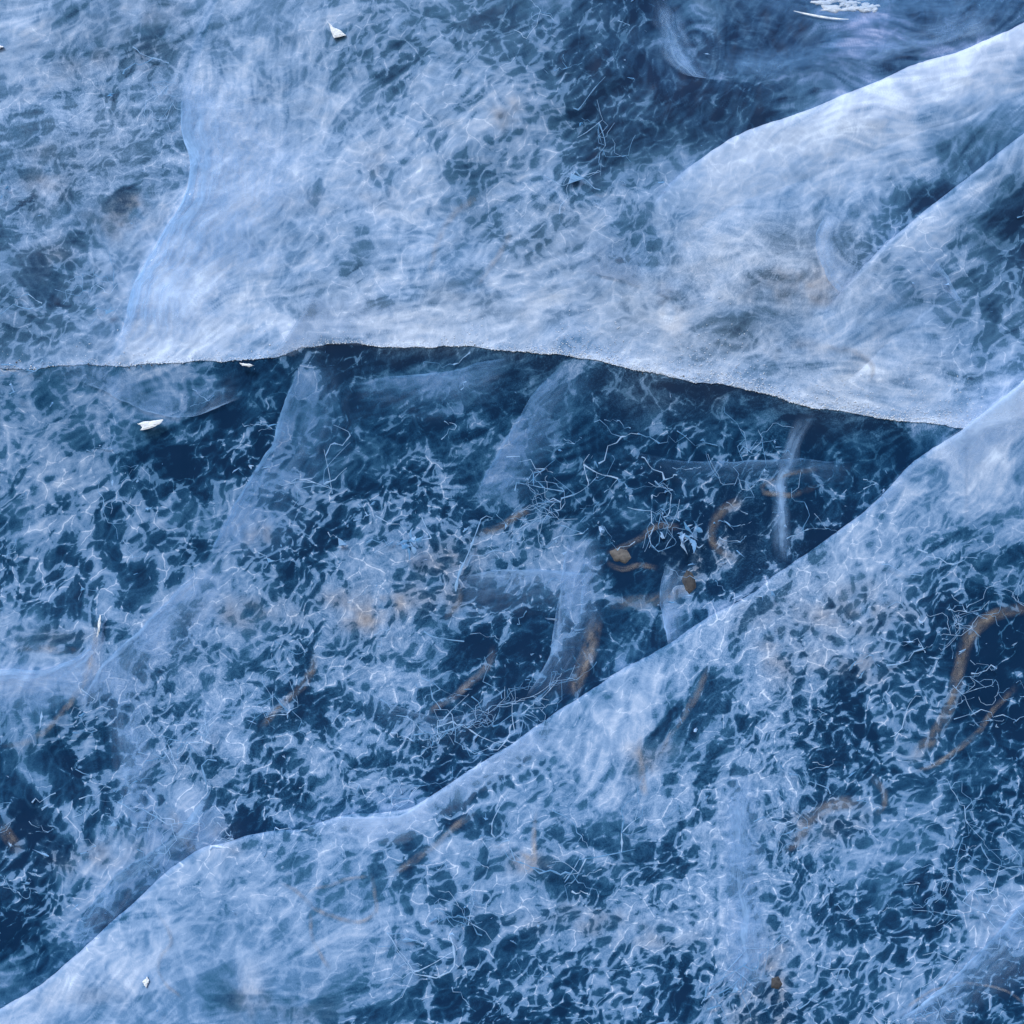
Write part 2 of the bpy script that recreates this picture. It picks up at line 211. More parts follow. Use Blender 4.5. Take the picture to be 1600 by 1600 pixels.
for st in [('U', [(310,60),(300,96),(286,140),(283,200),(296,250),(290,300),(250,370),(211,440),(196,500),(176,570)], .13, 120, -1),
 ('U', [(296,250),(290,300),(250,370),(211,440),(196,500),(176,570)], .10, 40, -1),
 ('U', [(560,440),(492,452),(468,494),(436,540),(390,575)], -.09, 120, -1),
 ('U', [(265,400),(262,440),(240,470),(205,452)], .14, 12, 1),('U', [(700,400),(620,420),(540,450),(480,470)], .10, 30, -1),
 ('U', [(520,250),(500,300),(495,340)], .12, 60, -1),('U', [(1090,440),(1000,476),(900,484),(760,478)], .10, 16, 1),
 ('U', [(1600,600),(1500,606),(1420,590),(1330,596)], .12, 18, 1),('U', [(1320,470),(1285,430),(1272,385),(1295,330)], .16, 30, 1),
 ('U', [(760,60),(690,90),(640,110),(560,160)], .13, 40, -1),('U', [(420,10),(330,50),(220,80),(60,110)], -.16, 16, 1),('U', [(280,110),(180,150),(60,180),(-20,190)], -.12, 14, 1),
 ('U', [(330,150),(285,250)], .08, 60, -1),('U', [(540,60),(520,110),(508,150)], -.14, 40, -1),('U', [(1080,80),(1110,122),(1180,132),(1260,118)], .20, 14, -1),('U', [(1040,30),(1060,80),(1110,124)], .18, 14, 1),
 ('L', [(478,546),(458,596),(440,640),(420,700),(382,760),(350,820),(322,880),(250,950)], .17, 60, -1),
 ('L', [(890,556),(842,606),(806,660),(770,720),(738,780)], .18, 34, -1),('L', [(548,598),(610,590),(690,582),(760,568)], .18, 30, 1),
 ('L', [(900,820),(888,890),(878,950),(858,1040)], .20, 24, -1),('L', [(1044,876),(1032,930),(1038,970),(1046,1010)], .26, 18, -1),
 ('L', [(-40,1048),(60,1046),(118,1030),(160,984)], .20, 34, 1),('L', [(98,1492),(130,1430),(180,1368),(258,1318),(330,1236)], .22, 40, -1),
 ('L', [(300,1330),(330,1240),(350,1180)], .16, 24, 1),('L', [(160,1030),(230,960),(330,870)], .14, 60, 1),('L', [(240,560),(280,620),(265,650),(190,660)], .10, 30, 1),('L', [(370,600),(300,650),(220,700),(150,720)], -.16, 20, -1),
 ('D', [(1112,1030),(1060,1092),(1002,1168)], -.26, 26, -1),('D', [(625,1262),(592,1320),(576,1366)], -.12, 60, -1),('D', [(576,1366),(580,1424),(530,1430),(440,1376)], -.08, 30, 1),
 ('D', [(464,1294),(520,1276),(570,1277),(625,1274),(672,1240),(720,1212),(800,1160),(872,1112)], .34, 45, 1),('D', [(470,1302),(560,1310),(620,1312),(700,1262),(800,1204),(872,1135)], -.20, 40, 1),
 ('D', [(1440,712),(1500,668),(1560,622),(1640,560)], .16, 40, 1),('D', [(1470,700),(1540,668),(1640,640)], -.22, 30, 1),('D', [(1400,930),(1440,880),(1500,860),(1640,850)], -.14, 50, 1),
 ('D', [(1640,1370),(1540,1478),(1470,1544),(1390,1604)], .18, 40, 1),('D', [(1124,1180),(1118,1300),(1124,1420),(1120,1560)], .20, 30, -1),('D', [(1640,955),(1560,970),(1520,1010),(1508,1080),(1480,1140)], -.16, 60, -1),
 ('D', [(170,1440),(240,1420),(280,1480),(300,1560)], .10, 30, -1),('B', [(1030,310),(1150,250),(1300,200),(1500,130)], .08, 24, 1),('B', [(1180,330),(1300,280),(1420,240)], -.10, 20, 1),('B', [(1560,190),(1500,230),(1440,290),(1400,330)], -.2, 24, 1)]:
    sheet_step(*(st[:2]+(st[2]*(1.5 if st[0] == 'L' else 1.15),)+st[3:]))
MK['B'] = np.clip(MK['B'], 0, .92)
# flow-aligned streaks of bubbles: noise smeared along the layering of the ice
c2 = blobs([(x, y, math.cos(2*R(a)), 90) for x, y, a in FLOW], .5, .01)
s2 = blobs([(x, y, math.sin(2*R(a)), 90) for x, y, a in FLOW], .5, .01)
TH = .5*np.arctan2(s2, c2)+fbm(GX, GY, 120, 130, 4, .6)*2.6
EDDY = [(1060,485,42,42),(1142,535,60,30),(110,400,52,36),(45,310,60,34),(200,325,44,28),(785,240,52,40),(1325,370,40,60),(1215,435,90,36),(245,625,70,34),(1080,90,40,55),(690,800,26,24),(600,960,40,30),(1290,1000,46,36),(1240,748,50,20),(1420,595,90,22),(640,1300,60,26)]
ED = np.zeros_like(GX)
for x, y, rx, ry in EDDY:
    u, v = (.4*GX+.6*WX-x)/rx, (.4*GY+.6*WY-y)/ry; w = np.exp(-(u*u+v*v)*.45)
    tang = np.arctan2(u*ry, v*rx)  # along the ellipse round the eddy's eye
    dlt = (tang-TH+np.pi/2) % np.pi-np.pi/2
    TH = TH+dlt*np.clip(w*1.1, 0, .85); ED = np.maximum(ED, w)
VX, VY = np.cos(TH), -np.sin(TH)
qs_ = np.random.default_rng(66)
for _k in range(60):
    x, y = qs_.uniform(-100, 1700, 2); z_ = 'D' if y > DIAG(x) else 'L' if y > SHELF(x) else 'U'
    th = TH[gi0(y), gi0(x)]; L0 = 50+90*qs_.random(); c0, s0 = math.cos(th)*L0, -math.sin(th)*L0
    sheet_step(z_, [(x-c0, y-s0), (x, y), (x+c0, y+s0)], (.06+.10*qs_.random())*(1 if qs_.random() < .7 else -1), 25+50*qs_.random(), 1 if qs_.random() < .5 else -1)
for _k in range(420):
    x, y = qs_.uniform(-200, 1800, 2); z_ = 'D' if y > DIAG(x) else 'L' if y > SHELF(x) else 'U'
    pl = [(x, y)]; L0 = 8+22*qs_.random()
    for _j in range(5):
        th = TH[gi0(pl[-1][1]), gi0(pl[-1][0])]; sg_ = 1 if _j == 0 or math.cos(th)*pdx+(-math.sin(th))*pdy > 0 else -1
        pdx, pdy = sg_*math.cos(th), -sg_*math.sin(th); pl.append((pl[-1][0]+L0*pdx, pl[-1][1]+L0*pdy))
    sheet_step(z_, pl, (.05+.13*qs_.random())*(1 if qs_.random() < .65 else -1), 8+36*qs_.random()**2, 1 if qs_.random() < .5 else -1)
def smear(noise, n, h):
    acc = noise.copy(); wt = 1.
    for sgn in (1, -1):
        X = np.tile(np.arange(NG, dtype=float), (NG, 1)); Y = X.T.copy()
        for k in range(n):
            xi = np.clip(X+.5, 0, NG-1).astype(int); yi = np.clip(Y+.5, 0, NG-1).astype(int)
            X += sgn*h*VX[yi, xi]; Y += sgn*h*VY[yi, xi]
            xi = np.clip(X+.5, 0, NG-1).astype(int); yi = np.clip(Y+.5, 0, NG-1).astype(int)
            w = 1-(k+1)/(n+1); acc += noise[yi, xi]*w
            wt += w*(1 if sgn == 1 else 1)
    acc /= wt
    return (acc-acc.mean())/acc.std()
n2 = fbm(GX, GY, 14, 140, 3, .7); n3 = fbm(GX, GY, 7, 150, 2, .7)
silky = np.clip(.5+2.2*fbm(GX, GY, 150, 160, 3), 0, 1)
SM = .11*smear(n2, 20, 1.2)+.13*smear(n3, 12, 1.)
SILK = blobs([(1400,50,1,160,70),(1350,170,.8,200,50),(260,620,.9,120,40),(450,640,.6,80),(900,640,.6,120,60),(250,120,.7,200,60),(60,30,.6,100),(1380,860,.8,80),(1330,930,.8,60),(1540,560,.7,90,40),(900,470,.4,200,40)], 0, 1, 'max')
WISP = np.clip(.5+SM*np.maximum(np.maximum(.3+.8*silky, 1.5*SILK), 1.2*ED), 0, 1)
# cloudiness by folding space over itself: smoke-like swirls
fxx = GX+fbm(GX, GY, 150, 170, 4, .55)*150; fyy = GY+fbm(GX, GY, 150, 180, 4, .55)*150
fxx, fyy = fxx+fbm(fxx, fyy, 60, 190, 4, .55)*70, fyy+fbm(fxx, fyy, 60, 195, 4, .55)*70
CLOUD = fbm(fxx, fyy, 70, 230, 6, .58); CLOUD /= CLOUD.std()
RIDGE = 1-np.abs(fbm(fxx, fyy, 95, 240, 5, .6))*9; RIDGE = np.clip(RIDGE, 0, 1)**3
for k in MK:
    g_ = {'L': 1., 'D': .9, 'U': .62, 'B': .45, 'W': .6}[k]; MK[k] = np.clip(MK[k]+g_*(.075*CLOUD+.14*(RIDGE-.25)), 0, 1)
GATE = np.clip(.5+1.7*fbm(fxx, fyy, 60, 250, 4), 0, 1); GATE2 = np.clip(.5+1.7*fbm(fxx, fyy, 90, 260, 4), 0, 1)
# coordinates in which the finest cracks are laid out (m)
qx = (GX+.30*(fxx-GX)+fbm(GX, GY, 22, 270, 3)*10)/1000; qy = (GY+.30*(fyy-GY)+fbm(GX, GY, 22, 280, 3)*10)/1000
ca, sa = math.cos(R(38)), math.sin(R(38))
QX = (qx*ca-qy*sa)*.76; QY_ = (qx*sa+qy*ca)*1.08

# ------------------------------------------------------------------ depth of each mass of ice (m behind the face)
def relief(px, py, s, a):
    return a*(fbm(px, py, 420, 200+s, 2)*1.2+fbm(px, py, 110, 210+s, 3)*.22+fbm(px, py, 24, 220+s, 3)*.05)
def depth_U(px, py):
    e = SHELF(px)-py
    rim = 0.
    sheet = -.014*smooth(-6, 10, px-np.interp(py, [0, 95, 140, 200, 250, 300, 370, 440, 500, 560], [330, 300, 285, 283, 295, 290, 250, 210, 195, 178]))
    top = .05*smooth(200, -100, py)*smooth(900, 1100, px)
    return .0+rim+sheet+top+relief(px, py, 0, .055)
def depth_L(px, py):
    sh = SHELF(px); back = .003*smooth(0, -5, py-sh); k = np.exp(-np.clip(py-sh, 0, None)/380)
    return (depth_U(px, sh-1)+.0012)*k+(.10+relief(px, py, 30, .03))*(1-k)+back
def depth_D(px, py):
    dg = DIAG(px); e = py-dg; k = np.exp(-np.clip(e, 0, None)/380)
    return (depth_L(px, dg)-.028)*k+(.03+relief(px, py, 60, .03))*(1-k)+.004*np.exp(-np.clip(e, 0, None)/3)
def depth_B(px, py):
    e = py-BAND(px)
    return depth_U(px, py)+.005*np.exp(-np.clip(e, 0, None)/4)-.014*smooth(180, 20, e)*smooth(960, 1090, px)+.006
def depth_W(px, py):
    e = py-WEDGE(px)
    return depth_U(px, py)+.005*np.exp(-np.clip(e, 0, None)/4)-.022*smooth(230, 20, e)*smooth(1250, 1350, px)+.006
DEPTH = {'U': depth_U, 'L': depth_L, 'D': depth_D, 'B': depth_B, 'W': depth_W}

ZK = np.array(['U', 'L', 'D', 'B', 'W'])
_sh, _dg, _bd, _we = SHELF(gx)[None, :], DIAG(gx)[None, :], BAND(gx)[None, :], WEDGE(gx)[None, :]
ZI = np.where(GY > _dg, 2, np.where(GY > _sh, 1, 0))
ZI = np.where((ZI == 0) & (GX > 1000) & (GY > _bd) & (GY-_bd < 150), 3, ZI)
ZI = np.where(((ZI == 0) | (ZI == 3)) & (GX > 1240) & (GY > _we) & (GY-_we < 190), 4, ZI)
DG = {k: DEPTH[k](GX, GY) for k in DEPTH}
FD = np.choose(ZI, [DG['U'], DG['L'], DG['D'], DG['B'], DG['W']])
def gi(v): return np.clip((np.asarray(v)-G0)/GS+.5, 0, NG-1).astype(int)
def zone(px, py): return ZK[ZI[gi(py), gi(px)]]
def face_depth(px, py):
    px = np.atleast_1d(px); py = np.atleast_1d(py); return FD[gi(py), gi(px)]
def near(F, x, y):
    i = int((x-G0)/GS+.5); j = int((y-G0)/GS+.5)
    return F[min(max(j, 0), NG-1), min(max(i, 0), NG-1)]

# ------------------------------------------------------------------ node helpers
class NT:
    def __init__(s, name):
        s.m = bpy.data.materials.new(name); s.m.use_nodes = True; s.t = s.m.node_tree; s.t.nodes.clear()
        s.out = s.t.nodes.new('ShaderNodeOutputMaterial')
    def n(s, typ, ins=None, **kw):
        nd = s.t.nodes.new('ShaderNode'+typ)
        for k, v in kw.items(): setattr(nd, k, v)
        for k, v in (ins or {}).items(): s.put(nd.inputs[k], v)
        return nd
    def put(s, sock, v):
        if hasattr(v, 'is_output'): s.t.links.new(v, sock)
        else: sock.default_value = v
    def math(s, op, a, b=0., c=0., clamp=False):
        nd = s.n('Math', operation=op, use_clamp=clamp)
        for i, v in enumerate((a, b, c)): s.put(nd.inputs[i], v)
        return nd.outputs[0]
    def ramp(s, fac, stops, interp='LINEAR'):
        nd = s.n('ValToRGB'); cr = nd.color_ramp; cr.interpolation = interp
        while len(cr.elements) < len(stops): cr.elements.new(.5)
        for e, (p, c) in zip(cr.elements, stops):
            e.position = p; e.color = (c if len(c) == 4 else (*c, 1)) if hasattr(c, '__len__') else (c, c, c, 1)
        s.put(nd.inputs[0], fac); return nd.outputs[0]
    def noise(s, vec, scale, detail=5, rough=.55, dist=0., dims='3D'):
        nd = s.n('TexNoise', {'Vector': vec, 'Scale': scale, 'Detail': detail, 'Roughness': rough, 'Distortion': dist})
        return nd.outputs['Fac']
    def mix(s, fac, a, b, typ='MIX'):
        nd = s.n('Mix', data_type='RGBA', blend_type=typ)
        s.put(nd.inputs[0], fac); s.put(nd.inputs[6], a); s.put(nd.inputs[7], b); return nd.outputs[2]

ICE = [(0, (.003, .023, .066)), (.14, (.008, .053, .126)), (.30, (.031, .116, .224)), (.46, (.090, .202, .372)), (.62, (.215, .335, .53)), (.80, (.39, .49, .665)), (1, (.60, .71, .88))]
def pattern(t, Q, size=.5):
    def ridged(scale, detail, off, dist=.7):
        nd = t.n('TexNoise', {'Vector': t.n('VectorMath', {0: Q, 1: (off, off*1.7, 0)}, operation='ADD').outputs[0], 'Scale': scale, 'Detail': detail, 'Roughness': .5, 'Lacunarity': 2.1, 'Distortion': dist, 'Offset': 1., 'Gain': 1.}, noise_dimensions='2D', noise_type='RIDGED_MULTIFRACTAL')
        nd.normalize = True
        return nd.outputs['Fac']
    r1 = ridged(15, 6, 3., .3); r2 = ridged(52, 4, 9., .3)
    blot = t.n('TexNoise', {'Vector': Q, 'Scale': 70., 'Detail': 5., 'Roughness': .66, 'Distortion': .5}, noise_dimensions='2D').outputs['Fac']
    v = t.n('TexVoronoi', {'Vector': Q, 'Scale': 34., 'Randomness': 1.}, feature='DISTANCE_TO_EDGE', voronoi_dimensions='2D').outputs['Distance']
    ln = t.n('MapRange', {0: v, 1: 0., 2: .13, 3: 1., 4: 0.}).outputs[0]
    p = t.math('MULTIPLY', r1, t.math('MULTIPLY_ADD', size, .20, .15))
    p = t.math('MULTIPLY_ADD', r2, t.math('MULTIPLY_ADD', size, -.20, .30), p)
    p = t.math('MULTIPLY_ADD', blot, .15, p)
    return t.math('MULTIPLY_ADD', t.math('MULTIPLY_ADD', ln, .20, p), 1.12, -.07)
def ice_material():
    t = NT('bubbly_glacier_ice')
    s1 = t.n('SeparateColor', {0: t.n('Attribute', attribute_name='f1').outputs['Color']}); s2 = t.n('SeparateColor', {0: t.n('Attribute', attribute_name='f2').outputs['Color']})
    milk, web, wisp = s1.outputs; grain, brown, grey = s2.outputs
    Q = t.n('Attribute', attribute_name='q').outputs['Vector']
    p = pattern(t, Q, t.n('Attribute', attribute_name='f2').outputs['Alpha'])
    pc = t.math('SUBTRACT', p, .5)
    fine = t.n('TexNoise', {'Vector': Q, 'Scale': 230., 'Detail': 3., 'Roughness': .7}, noise_dimensions='2D').outputs['Fac']
    spark = t.n('TexNoise', {'Vector': Q, 'Scale': 700., 'Detail': 1., 'Roughness': .6}, noise_dimensions='2D').outputs['Fac']
    s3 = t.n('SeparateColor', {0: t.n('Attribute', attribute_name='f3').outputs['Color']})
    dx, dz, violet = s3.outputs
    ob = t.n('SeparateXYZ', {0: t.n('TexCoord').outputs['Object']})
    P2 = t.n('CombineXYZ', {0: ob.outputs[0], 1: ob.outputs[2]}).outputs[0]
    DV = t.n('CombineXYZ', {0: t.math('MULTIPLY_ADD', dx, 2., -1.), 1: t.math('MULTIPLY_ADD', dz, 2., -1.)}).outputs[0]
    acc = None
    for k in range(-3, 4):
        pk = P2 if k == 0 else t.n('VectorMath', {0: t.n('VectorMath', {0: DV, 'Scale': k*.0042}, operation='SCALE').outputs[0], 1: P2}, operation='ADD').outputs[0]
        nk = t.n('TexNoise', {'Vector': pk, 'Scale': 210., 'Detail': 1., 'Roughness': .6}, noise_dimensions='2D').outputs['Fac']
        acc = nk if acc is None else t.math('ADD', acc, nk)
    streak = t.math('MULTIPLY', t.math('MULTIPLY_ADD', acc, 1/7., -.5), 4.2)
    sa_ = t.math('MULTIPLY_ADD', t.math('ABSOLUTE', t.math('SUBTRACT', wisp, .5)), .5, .045)
    m0 = t.math('MULTIPLY_ADD', t.math('SUBTRACT', wisp, .5), .40, milk)
    m0 = t.math('MULTIPLY_ADD', streak, sa_, m0)
    # where the ice is fractured the trapped air is a web: more air = more of the web, not a paler blue
    thr = t.ramp(m0, [(0, .82), (.12, .70), (.24, .60), (.36, .50), (.48, .39), (.60, .28), (.72, .16), (1, .0)])
    p2 = t.math('MULTIPLY_ADD', t.math('SUBTRACT', fine, .5), .14, p)
    m = t.math('SMOOTH_MIN', t.math('MULTIPLY_ADD', t.math('SUBTRACT', p2, thr), 17., .4, clamp=True), 1., .1)
    dark = t.math('MULTIPLY_ADD', m0, .68, -.035)
    lite = t.math('MULTIPLY_ADD', m0, .38, .31)
    dw = t.math('MULTIPLY_ADD', m, t.math('SUBTRACT', lite, dark), dark)
    dw = t.math('MULTIPLY_ADD', pc, .42, dw)
    ds = t.math('MULTIPLY_ADD', pc, .22, m0)
    wf = t.n('MapRange', {0: web, 1: .10, 2: .74, 3: 0., 4: 1.}).outputs[0]
    v2 = t.n('TexVoronoi', {'Vector': t.n('VectorMath', {0: Q, 1: (5.3, 2.1, 0)}, operation='ADD').outputs[0], 'Scale': 38., 'Randomness': 1.}, feature='DISTANCE_TO_EDGE', voronoi_dimensions='2D').outputs['Distance']
    lw = t.n('MapRange', {0: fine, 1: .3, 2: .7, 3: .012, 4: .06}).outputs[0]
    l2 = t.n('MapRange', {0: v2, 1: 0., 2: lw, 3: 1., 4: 0.}).outputs[0]
    l2 = t.math('MULTIPLY', l2, t.n('MapRange', {0: p, 1: .46, 2: .58, 3: 0., 4: 1.}).outputs[0])
    dw = t.math('MULTIPLY_ADD', l2, .34, dw)
    d = t.math('MULTIPLY_ADD', wf, t.math('SUBTRACT', dw, ds), ds)
    gr = t.math('ADD', t.math('MULTIPLY', t.math('SUBTRACT', fine, .5), .8), t.math('MULTIPLY', t.math('SUBTRACT', spark, .5), .8))
    d = t.math('MULTIPLY_ADD', gr, t.math('MULTIPLY_ADD', grain, .6, .04), d, clamp=True)
    col = t.ramp(d, ICE)
    hs = t.n('HueSaturation', {'Saturation': .55, 'Value': .95, 'Color': col})
    col = t.mix(grey, col, hs.outputs[0])
    col = t.mix(t.math('MULTIPLY', violet, .4), col, t.mix(1., col, (1.35, .84, 1.06, 1), 'MULTIPLY'))
    silt = t.mix(d, (.028, .034, .046, 1), (.54, .46, .41, 1))
    col = t.mix(t.math('MULTIPLY', t.math('MULTIPLY', brown, .75), t.math('MULTIPLY', d, 2.4, clamp=True)), col, silt)
    bs = t.n('BsdfPrincipled', {'Base Color': col, 'Roughness': .4, 'IOR': 1.31})
    bs.inputs['Specular IOR Level'].default_value = .12
    t.put(t.out.inputs['Surface'], bs.outputs[0])
    return t.m
M_ICE = ice_material()

def solid(name, dark, light, scale=60, rough=.6, bump=.4, detail=6, spec=.3):
    t = NT(name); P = t.n('TexCoord').outputs['Object']
    nz = t.noise(P, scale, detail, .65, .4); n2 = t.noise(P, scale*5, 3, .6)
    f = t.math('ADD', t.math('MULTIPLY', nz, .7), t.math('MULTIPLY', n2, .3))
    col = t.ramp(f, [(.32, dark), (.68, light)])
    bp = t.n('Bump', {'Strength': bump, 'Distance': .004, 'Height': f})
    bs = t.n('BsdfPrincipled', {'Base Color': col, 'Roughness': rough, 'Normal': bp.outputs[0]})
    bs.inputs['Specular IOR Level'].default_value = spec
    t.put(t.out.inputs['Surface'], bs.outputs[0]); return t.m

def thread_material(name, lo, hi, amin=.45, amax=.95, pw=1.6):
    """air-filled hairline fractures: each thread has its own brightness and thinness"""
    t = NT(name); g = t.n('NewGeometry'); r = g.outputs['Random Per Island']
    P = t.n('TexCoord').outputs['Object']
    nz = t.noise(P, 110, 3, .6)
    f = t.math('ADD', t.math('MULTIPLY', t.math('POWER', r, pw), .75), t.math('MULTIPLY', t.math('SUBTRACT', nz, .4), .8), clamp=True)
    col = t.mix(f, (*lo, 1), (*hi, 1))
    df = t.n('BsdfDiffuse', {'Color': col}); tl = t.n('BsdfTranslucent', {'Color': col})
    m1 = t.n('MixShader', {0: .2, 1: df.outputs[0], 2: tl.outputs[0]})
    t.put(t.out.inputs['Surface'], m1.outputs[0]); return t.m

def veil_material(name, lo, hi, su=3.5, sv=34., cov=.5, soft=.17):
    """a fracture sheet: silky streaks of air along the sheet, dense at its edge; attribute va = how dense"""
    t = NT(name)
    uv = t.n('UVMap', uv_map='uv').outputs[0]
    P = t.n('TexCoord').outputs['Object']
    mp = t.n('Mapping', {'Vector': uv, 'Scale': (su, sv, 1.)})
    wn_ = t.n('TexNoise', {'Vector': P, 'Scale': 14., 'Detail': 3.})
    w = t.n('VectorMath', {0: wn_.outputs['Color'], 'Scale': 1.6}, operation='SCALE')
    q = t.n('VectorMath', {0: mp.outputs[0], 1: w.outputs[0]}, operation='ADD').outputs[0]
    st = t.noise(q, 1., 7, .62, .5)
    nz = t.noise(P, 60, 5, .6)
    va = t.n('Attribute', attribute_name='va').outputs['Fac']
    s = t.n('MapRange', {0: t.math('ADD', t.math('MULTIPLY', st, .75), t.math('MULTIPLY', nz, .25)), 1: cov-soft, 2: cov+soft, 3: 0., 4: 1.}).outputs[0]
    al = t.math('MULTIPLY', va, t.math('MULTIPLY_ADD', s, .92, .08), clamp=True)
    col = t.mix(s, (*lo, 1), (*hi, 1))
    df = t.n('BsdfDiffuse', {'Color': col}); tl = t.n('BsdfTranslucent', {'Color': col})
    m1 = t.n('MixShader', {0: .12, 1: df.outputs[0], 2: tl.outputs[0]})
    tr = t.n('BsdfTransparent')
    m2 = t.n('MixShader', {0: al, 1: tr.outputs[0], 2: m1.outputs[0]})
    t.put(t.out.inputs['Surface'], m2.outputs[0]); return t.m

# ------------------------------------------------------------------ object helpers
def mesh_obj(name, V, F, mat, parent=None, smooth_=True):
    me = bpy.data.meshes.new(name)
    V = np.asarray(V, np.float32); F = np.asarray(F, np.int32)
    me.vertices.add(len(V)); me.vertices.foreach_set('co', V.ravel())
    k = F.shape[1]
    me.loops.add(F.size); me.loops.foreach_set('vertex_index', F.ravel())
    me.polygons.add(len(F)); me.polygons.foreach_set('loop_start', np.arange(0, F.size, k, dtype=np.int32))
    me.polygons.foreach_set('loop_total', np.full(len(F), k, np.int32))
    me.update(calc_edges=True)
    me.polygons.foreach_set('use_smooth', np.full(len(F), smooth_, bool))
    me.materials.append(mat)
    o = bpy.data.objects.new(name, me); C.objects.link(o)
    if parent: o.parent = parent
    return o
def tag(o, label=None, cat=None, group=None, kind=None):
    for k, v in (('label', label), ('category', cat), ('group', group), ('kind', kind)):
        if v: o[k] = v
    return o
def grid_faces(nr, nc):
    i = np.arange(nr*nc).reshape(nr, nc)
    return np.stack([i[:-1, :-1], i[:-1, 1:], i[1:, 1:], i[1:, :-1]], -1).reshape(-1, 4)
def attr_col(me, name, a):
    at_ = me.attributes.new(name, 'FLOAT_COLOR', 'POINT')
    buf = np.ones((len(a), 4), np.float32); buf[:, :a.shape[1]] = a; at_.data.foreach_set('color', buf.ravel())

def slab(name, key, x0, x1, near, far, back, step=2.6, far_back=None):
    """a mass of ice as a curved sheet with thickness: NEAR(x) is its traced rim, FAR(x) where it runs out; BACK = how far the rim turns back into the wall"""
    xs = np.arange(x0, x1+step, step); nc = len(xs)
    n = near(xs); f = far(xs)
    nr = int(np.ceil(np.abs(f-n).max()/step))
    t = np.linspace(0, 1, nr)[:, None]
    PX = np.tile(xs, (nr, 1)); PY = n+(f-n)*t
    D = DEPTH[key](PX, PY)
    if back:
        k = 7; tt = np.linspace(1, 0, k+1)[:-1, None]
        sgn = np.sign(f-n).mean()
        PXb = np.tile(xs, (k, 1)); PYb = n+sgn*tt*back*420
        Db = D[0]+tt*back
        PX = np.vstack([PXb, PX]); PY = np.vstack([PYb, PY]); D = np.vstack([Db, D])
    nr = PX.shape[0]
    V = at(PX, PY, D).reshape(-1, 3)
    F = grid_faces(nr, nc)
    if (f-n).mean() < 0: F = F[:, ::-1]
    F = F[:, ::-1]
    o = mesh_obj(name, V, F, M_ICE)
    px, py = PX.ravel(), PY.ravel()
    attr_col(o.data, 'f1', np.stack([samp(MK[key], px, py), samp(WEB, px, py), samp(WISP, px, py)], -1))
    attr_col(o.data, 'f3', np.stack([.5+.5*VX[gi(py), gi(px)], .5-.5*VY[gi(py), gi(px)], samp(VIOL, px, py)], -1))
    qa = o.data.attributes.new('q', 'FLOAT_VECTOR', 'POINT')
    qa.data.foreach_set('vector', np.stack([samp(QX, px, py), samp(QY_, px, py), px*0], -1).astype(np.float32).ravel())
    attr_col(o.data, 'f2', np.stack([samp(GRA, px, py), samp(BRN, px, py), samp(GREY, px, py), samp(SIZE, px, py)], -1))
    return o

# ------------------------------------------------------------------ the ice masses
c_ = lambda v: (lambda x: np.full_like(np.asarray(x, float), v))
wall = slab('ice_wall', 'L', -380, 1980, lambda x: SHELF(x)-5, lambda x: np.maximum(DIAG(x)+90, SHELF(x)+60), 0)
tag(wall, 'deep clear dark blue ice full of white fracture webs under the shelf', None, kind='structure')
shelf = slab('ice_shelf', 'U', -380, 1980, SHELF, c_(-380), 0)
tag(shelf, 'broad milky grey blue ice shelf ending in a frosted lower rim', 'ice shelf')
diag = slab('ice_slab', 'D', -380, 1980, DIAG, lambda x: np.maximum(1980, DIAG(x)+40), .06)
tag(diag, 'large pale blue ice slab whose upper edge climbs diagonally to the right', 'ice slab')
band = slab('ice_ridge', 'B', 950, 1980, BAND, lambda x: np.maximum(np.minimum(BAND(x)+200, SHELF(x)-24), BAND(x)+20), .08)
tag(band, 'smooth bright milky ice ridge running up to the top right corner', 'ice ridge')
wedge = slab('ice_ridge', 'W', 1250, 1980, WEDGE, lambda x: np.maximum(np.minimum(WEDGE(x)+260, SHELF(x)-24), WEDGE(x)+20), .08)
tag(wedge, 'pale ice ridge with a dark pocket, below the bright smooth ridge', 'ice ridge')

# ------------------------------------------------------------------ threads, nets, flakes of trapped air
class Pile:
    def __init__(s): s.V = []; s.F = []; s.n = 0
    def add(s, V, F): s.V.append(V); s.F.append(np.asarray(F)+s.n); s.n += len(V)
    def build(s, name, mat, parent=None, smooth_=True):
        if not s.V: return None
        return mesh_obj(name, np.concatenate(s.V), np.concatenate(s.F), mat, parent, smooth_)
def tube(pile, px, py, d, w):
    """a thin ribbon of trapped air along a pixel path, slightly folded along its middle; w = half width in px (mm)"""
    n = len(px)
    tx = np.gradient(px); ty = np.gradient(py); L = np.hypot(tx, ty)+1e-6; nx, ny = -ty/L, tx/L
    a = at(px+nx*w, py+ny*w, d+w*.0004); b = at(px-nx*w, py-ny*w, d+w*.0004); c = at(px, py, d-w*.0002)
    V = np.stack([a, c, b], 1).reshape(-1, 3)
    i = np.arange(n-1)*3
    pile.add(V, np.concatenate([np.stack([i+p, i+q, i+q+3, i+p+3], -1) for p, q in ((0, 1), (1, 2))]))
